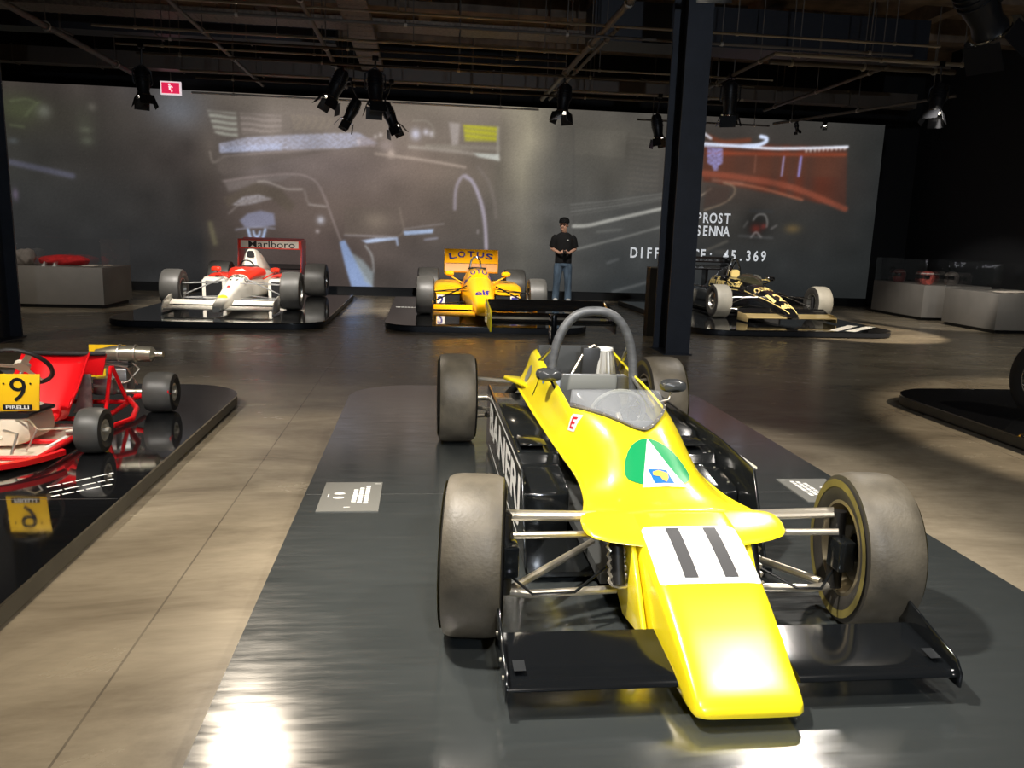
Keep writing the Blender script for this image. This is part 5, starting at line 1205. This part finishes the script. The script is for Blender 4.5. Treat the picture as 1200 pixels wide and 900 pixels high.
    cap = MB().loft([[(-.012+r*math.cos(2*PI*k/24), -.012+r*1.12*math.sin(2*PI*k/24), z) for k in range(24)] for r, z in ((.113, 1.72), (.116, 1.755), (.106, 1.80), (.075, 1.835), (.02, 1.848))]).build('cap', TEE, p)
    MB().prism([(-.105, -.04), (-.125, -.15), (-.10, -.20), (-.05, -.21), (.02, -.17), (.07, -.09)], 'z', 1.722, 1.732).build('cap_peak', TEE, cap, bevel=.003)
    for s in (-1, 1): MB().lathe([(.001, -.008), (.009, -.004), (.009, .004), (.001, .008)], o=(-.045+s*.033, -.108, 1.685), axis='y', n=10).build('eye', INKB, p)
    MB().box(-.08, -.015, -.119, -.112, 1.617, 1.622).build('mouth', mat('lip', S(150, 90, 80), .5), p, smooth=False)
    decal('shirt_logo', ell2d(.022, .012), plane_fn((.07, -.155, 1.36), (1, 0, 0), (0, 0, 1)), WHITE, p)
    ph = MB().box(-.038, .038, -.004, .004, -.07, .07).build('phone', INKB, bevel=.003); tag(ph, 'dark phone held in both hands by the person in the black cap', 'phone')
    ph.location = (3.07-.29*math.sin(math.radians(6)), 17.38-.292, 1.125); ph.rotation_euler = (math.radians(-55), 0, 0)
person()

# ------------------------------------------------------------------ ceiling services
def pipe(label, p0, p1, r, m, cat='pipe', group='ceiling pipes', hang=True):
    c = thing('ceiling_pipe', label, cat, p0, 0, group)
    d = Vector(p1)-Vector(p0); L_ = d.length
    MB().tube([(0, 0, 0), d], r, 10).build('tube', m, c)
    n = max(2, int(L_/2.4))
    for i in range(n+1):
        q = d*((i+.3)/(n+.6))
        MB().tube([q, (q.x, q.y, 5.69-p0[2])], .008, 6).build('hanger', RAIL, c)
        MB().lathe([(r*1.1, -.02), (r*1.45, -.02), (r*1.45, .02), (r*1.1, .02)], o=q, axis='x' if abs(d.x) > abs(d.y) else 'y', n=10, closed=True).build('clamp', PIPE, c)
    return c
ordn = ['nearest', 'second', 'third', 'fourth']
for i, (y, z, x0, x1, r) in enumerate(((11.42, 4.3, -3.4, 7.4, .018), (13.15, 4.3, -4.9, 2.5, .022), (14.37, 4.3, -5.0, 6.2, .017), (16.45, 4.3, -4.6, 6.5, .022))):
    pipe('thin steel pipe crossing under the ceiling, '+ordn[i]+' row from the viewer', (x0, y, z), (x1, y, z), r, PIPE)
    pipe('dark conduit running just below and behind the '+ordn[i]+' steel ceiling pipe', (x0+.2, y+.35, z-.06), (x1-.2, y+.35, z-.06), .022, RAIL)
pipe('pale pipe along the top edge of the projection wall', (-4.7, 17.6, 4.08), (2.44, 17.6, 4.08), .022, PIPE)
pipe('black pipe along the top edge of the right-hand film', (4.6, 17.6, 3.98), (7.6, 17.6, 3.98), .022, RAIL)
for x, l, y0, y1, r in ((-5.65, 'broad dark rail receding along the left of the ceiling', 9.8, 17.0, .05), (-3.31, 'slim rail receding over the white and red car', 10.5, 17.7, .03), (-1.58, 'rail receding left of the centre lamp cluster', 10.2, 17.4, .035), (2.5, 'double rail receding over the person', 9.6, 17.6, .045), (2.66, 'lower rail beside the double rail over the person', 11.5, 17.6, .03), (5.36, 'rail receding right of the steel column', 12.4, 17.3, .03), (7.45, 'rail receding over the black and gold car', 12.8, 17.6, .03)):
    pipe(l, (x, y0, 4.3), (x, y1, 4.3), r, RAIL, 'rail', 'ceiling rails')
pipe('bright rail crossing in front at the right of the ceiling', (5.34, 12.42, 4.3), (8.86, 12.42, 4.3), .03, PIPE, 'rail', 'ceiling rails')
pipe('dark rail just behind the bright right-hand rail', (5.5, 12.95, 4.3), (8.7, 12.95, 4.3), .045, RAIL, 'rail', 'ceiling rails')
pipe('slanting rail at the far right of the ceiling', (7.6, 17.4, 4.0), (9.9, 14.6, 4.25), .03, RAIL, 'rail', 'ceiling rails')
def tray(label, x0, x1, y0, y1, z):
    c = thing('cable_tray', label, 'cable tray', ((x0+x1)/2, (y0+y1)/2, z), 0, 'cable trays')
    hx, hy = (x1-x0)/2, (y1-y0)/2
    TR = mat('tray_zinc', S(112, 100, 88), .5, metal=.4, noise=.3, nscale=20)
    MB().box(-hx, hx, -hy, hy, 0, .01).build('tray_bed', TR, c, smooth=False)
    for s in (-1, 1):
        (MB().box(s*hx-.006, s*hx+.006, -hy, hy, 0, .09) if hx < hy else MB().box(-hx, hx, s*hy-.006, s*hy+.006, 0, .09)).build('tray_side', TR, c, smooth=False)
    L_ = max(hx, hy)
    for k in np.arange(-L_+.2, L_, .3):
        (MB().box(-hx, hx, k-.02, k+.02, -.006, .0) if hx < hy else MB().box(k-.02, k+.02, -hy, hy, -.006, .0)).build('rung', TR, c, smooth=False)
    for k in (-.8, 0, .8):
        a = (0, k*hy) if hx < hy else (k*hx, 0)
        MB().tube([(a[0], a[1], .05), (a[0], a[1], 5.69-z)], .01, 6).build('hanger', RAIL, c)
tray('wide ribbed cable tray running away over the centre lamps', -1.24, -.82, 9.5, 17.1, 4.6)
tray('ribbed cable tray crossing under the ceiling behind the pipes', -7.0, 3.2, 14.4, 14.95, 4.85)
def duct(label, x0, x1, y0, y1, z0, z1, m=DUCT):
    c = thing('air_duct', label, 'duct', ((x0+x1)/2, (y0+y1)/2, z0), 0, 'air ducts'); hx, hy = (x1-x0)/2, (y1-y0)/2; n = max(2, int((x1-x0)/1.5))
    for i in range(n):
        a, b = -hx+2*hx*i/n, -hx+2*hx*(i+1)/n
        MB().box(a+.005, b-.005, -hy, hy, 0, z1-z0).build('duct_section', m, c, smooth=False)
        if i: MB().box(a-.015, a+.015, -hy-.02, hy+.02, -.02, z1-z0+.02).build('duct_flange', RAIL, c, smooth=False)
    for k in (-.7, .7): MB().tube([(k*hx, 0, z1-z0), (k*hx, 0, 5.69-z0)], .012, 6).build('hanger', RAIL, c)
duct('large dark blue air duct crossing behind the steel column', 2.75, 8.6, 13.6, 14.35, 4.62, 5.25)
duct('long dark air duct high over the left cars', -9.5, -1.6, 15.6, 16.1, 4.75, 5.2)
duct('long dark air duct above the top of the projection wall', -9.5, 10.8, 17.25, 17.55, 4.45, 4.75, RAIL)

# ------------------------------------------------------------------ theatre spots
LENS = mat('lamp_lens', (1, .93, .82), .3, emit=6)
GREYL = mat('barn_door_lit', S(120, 118, 112), .5)
def spot_lamp(label, pos, aim, top=4.28, s=1.0, name='theatre_spot'):
    c = thing(name, label, 'spotlight', (pos[0], pos[1], pos[2]), 0, 'theatre spots under the ceiling')
    d = Vector(aim).normalized(); Q = d.to_track_quat('-Z', 'Y').to_matrix()
    def T(m):
        m.v = [tuple(Q @ (Vector(a)*s)) for a in m.v]; return m
    T(MB().tube([(0, 0, .30), (0, 0, .26), (0, 0, .05), (0, 0, -.05), (0, 0, -.12)], [.07, .095, .10, .085, .10], 20)).build('lamp_body', LAMPB, c)
    for k in range(4): T(MB().lathe([(.10, .08+.035*k), (.112, .08+.035*k), (.112, .09+.035*k), (.10, .09+.035*k)], axis='z', n=20, closed=True)).build('cooling_ring', LAMPB, c)
    T(MB().lathe([(.10, -.115), (.118, -.115), (.118, -.13), (.10, -.13)], axis='z', n=20, closed=True)).build('gel_frame', CHROME, c)
    T(MB().lathe([(.001, -.118), (.085, -.12)], axis='z', n=20)).build('lens', LENS, c)
    for a, w in ((0, .11), (PI/2, .08), (PI, .11), (1.5*PI, .08)):
        m = MB().box(-w, w, .115, .121, -.13, -.28)
        m.v = [(x, y+(-z-.13)*.35, z) for x, y, z in m.v]
        ca, sa = math.cos(a), math.sin(a); m.v = [(x*ca-y*sa, x*sa+y*ca, z) for x, y, z in m.v]
        T(m).build('barn_door', LAMPB, c, smooth=False)
    yk = T(MB().tube([(-.115, 0, .05), (-.135, .0, .08), (-.13, .02, .25), (0, .03, .34), (.13, .02, .25), (.135, 0, .08), (.115, 0, .05)], .012, 8)).build('yoke', LAMPB, c)
    e = Q @ (Vector((0, .03, .34))*s)
    MB().tube([e, (e.x*.5, e.y*.5, max(e.z, (top-pos[2])*.7)), (0, 0, top-pos[2])], .014*s, 8).build('hanger_stem', LAMPB, c)
    MB().box(-.04*s, .04*s, -.04*s, .04*s, top-pos[2]-.05, top-pos[2]+.03).build('clamp', LAMPB, c, smooth=False)
pipe('near rail across the ceiling above the yellow single seater', (-5.0, 7.0, 4.3), (6.4, 7.0, 4.3), .03, RAIL, 'rail', 'ceiling rails')
for lab, pos, aim, sc_ in (
    ('black theatre spot hanging alone at the left beside the exit sign', (-4.605, 14.37, 3.63), (.1, -.15, -1), 1.1),
    ('leftmost lamp of the centre cluster, tilted to the left', (-1.58, 15.05, 3.85), (-.45, -.2, -1), 1.3),
    ('lowest left lamp of the centre cluster, tilted down to the left', (-1.43, 16.45, 3.64), (-.5, -.1, -1), 1.1),
    ('third lamp of the centre cluster, pointing straight down', (-.82, 14.37, 3.72), (.05, -.2, -1), 1.3),
    ('rightmost lamp of the centre cluster, tilted down to the right', (-.63, 16.45, 3.58), (.45, -.1, -1), 1.15),
    ('black theatre spot hanging above the person', (2.5, 14.84, 3.78), (-.1, -.1, -1), 1.15),
    ('black theatre spot half hidden left of the steel column', (4.75, 16.45, 3.6), (.15, -.1, -1), 1.1),
    ('theatre spot with open barn doors right of the steel column', (5.36, 14.17, 3.8), (.1, .2, -1), 1.25),
    ('dim theatre spot with a bright rim in front of the right dark wall', (8.1, 12.42, 3.68), (-.25, -.2, -1), 1.1),
    ('large near theatre spot with open barn doors at the top right', (4.9, 7.0, 3.5), (.75, .3, -.75), 1.55),
    ('bright theatre spot shining at the top of the steel column', (2.42, 7.0, 3.74), (-.25, -1, -.55), 1.3)):
    spot_lamp(lab, pos, aim, 4.3, sc_)
spot_lamp('tiny spot left of the pair above the red film', (7.95, 16.97, 3.87), (.4, .2, -1), 4.04, .42)
spot_lamp('tiny spot right of the pair above the red film', (8.34, 16.5, 3.93), (-.4, -.5, -1), 4.08, .42)

# exit sign
c = thing('exit_sign', 'glowing red and white exit sign above the projection wall', 'exit sign', (-5.14, 17.7, 4.16))
MB().box(-.20, .20, 0, .06, -.13, .13).build('housing', mat('sign_white', S(240, 225, 230), .4, emit=.8), c, smooth=False)
decal('sign_face', rect2d(.35, .21), plane_fn((0, -.004, 0), (1, 0, 0), (0, 0, 1)), mat('sign_red', S(226, 40, 84), .4, emit=.9), c)
decal('pictogram', join2d(ell2d(.022, .022, -.02, .065), poly2d([(-.04, .03), (.01, .045), (.05, .02), (.045, .005), (.015, .02), (.0, -.02), (.04, -.05), (.03, -.085), (.012, -.08), (.015, -.055), (-.03, -.03), (-.03, .0)])), plane_fn((0, -.008, 0), (1, 0, 0), (0, 0, 1)), mat('sign_glyph', S(255, 245, 248), .4, emit=.9), c)
MB().tube([(0, .03, .13), (0, .03, 1.53)], .01, 6).build('hanger', RAIL, c)
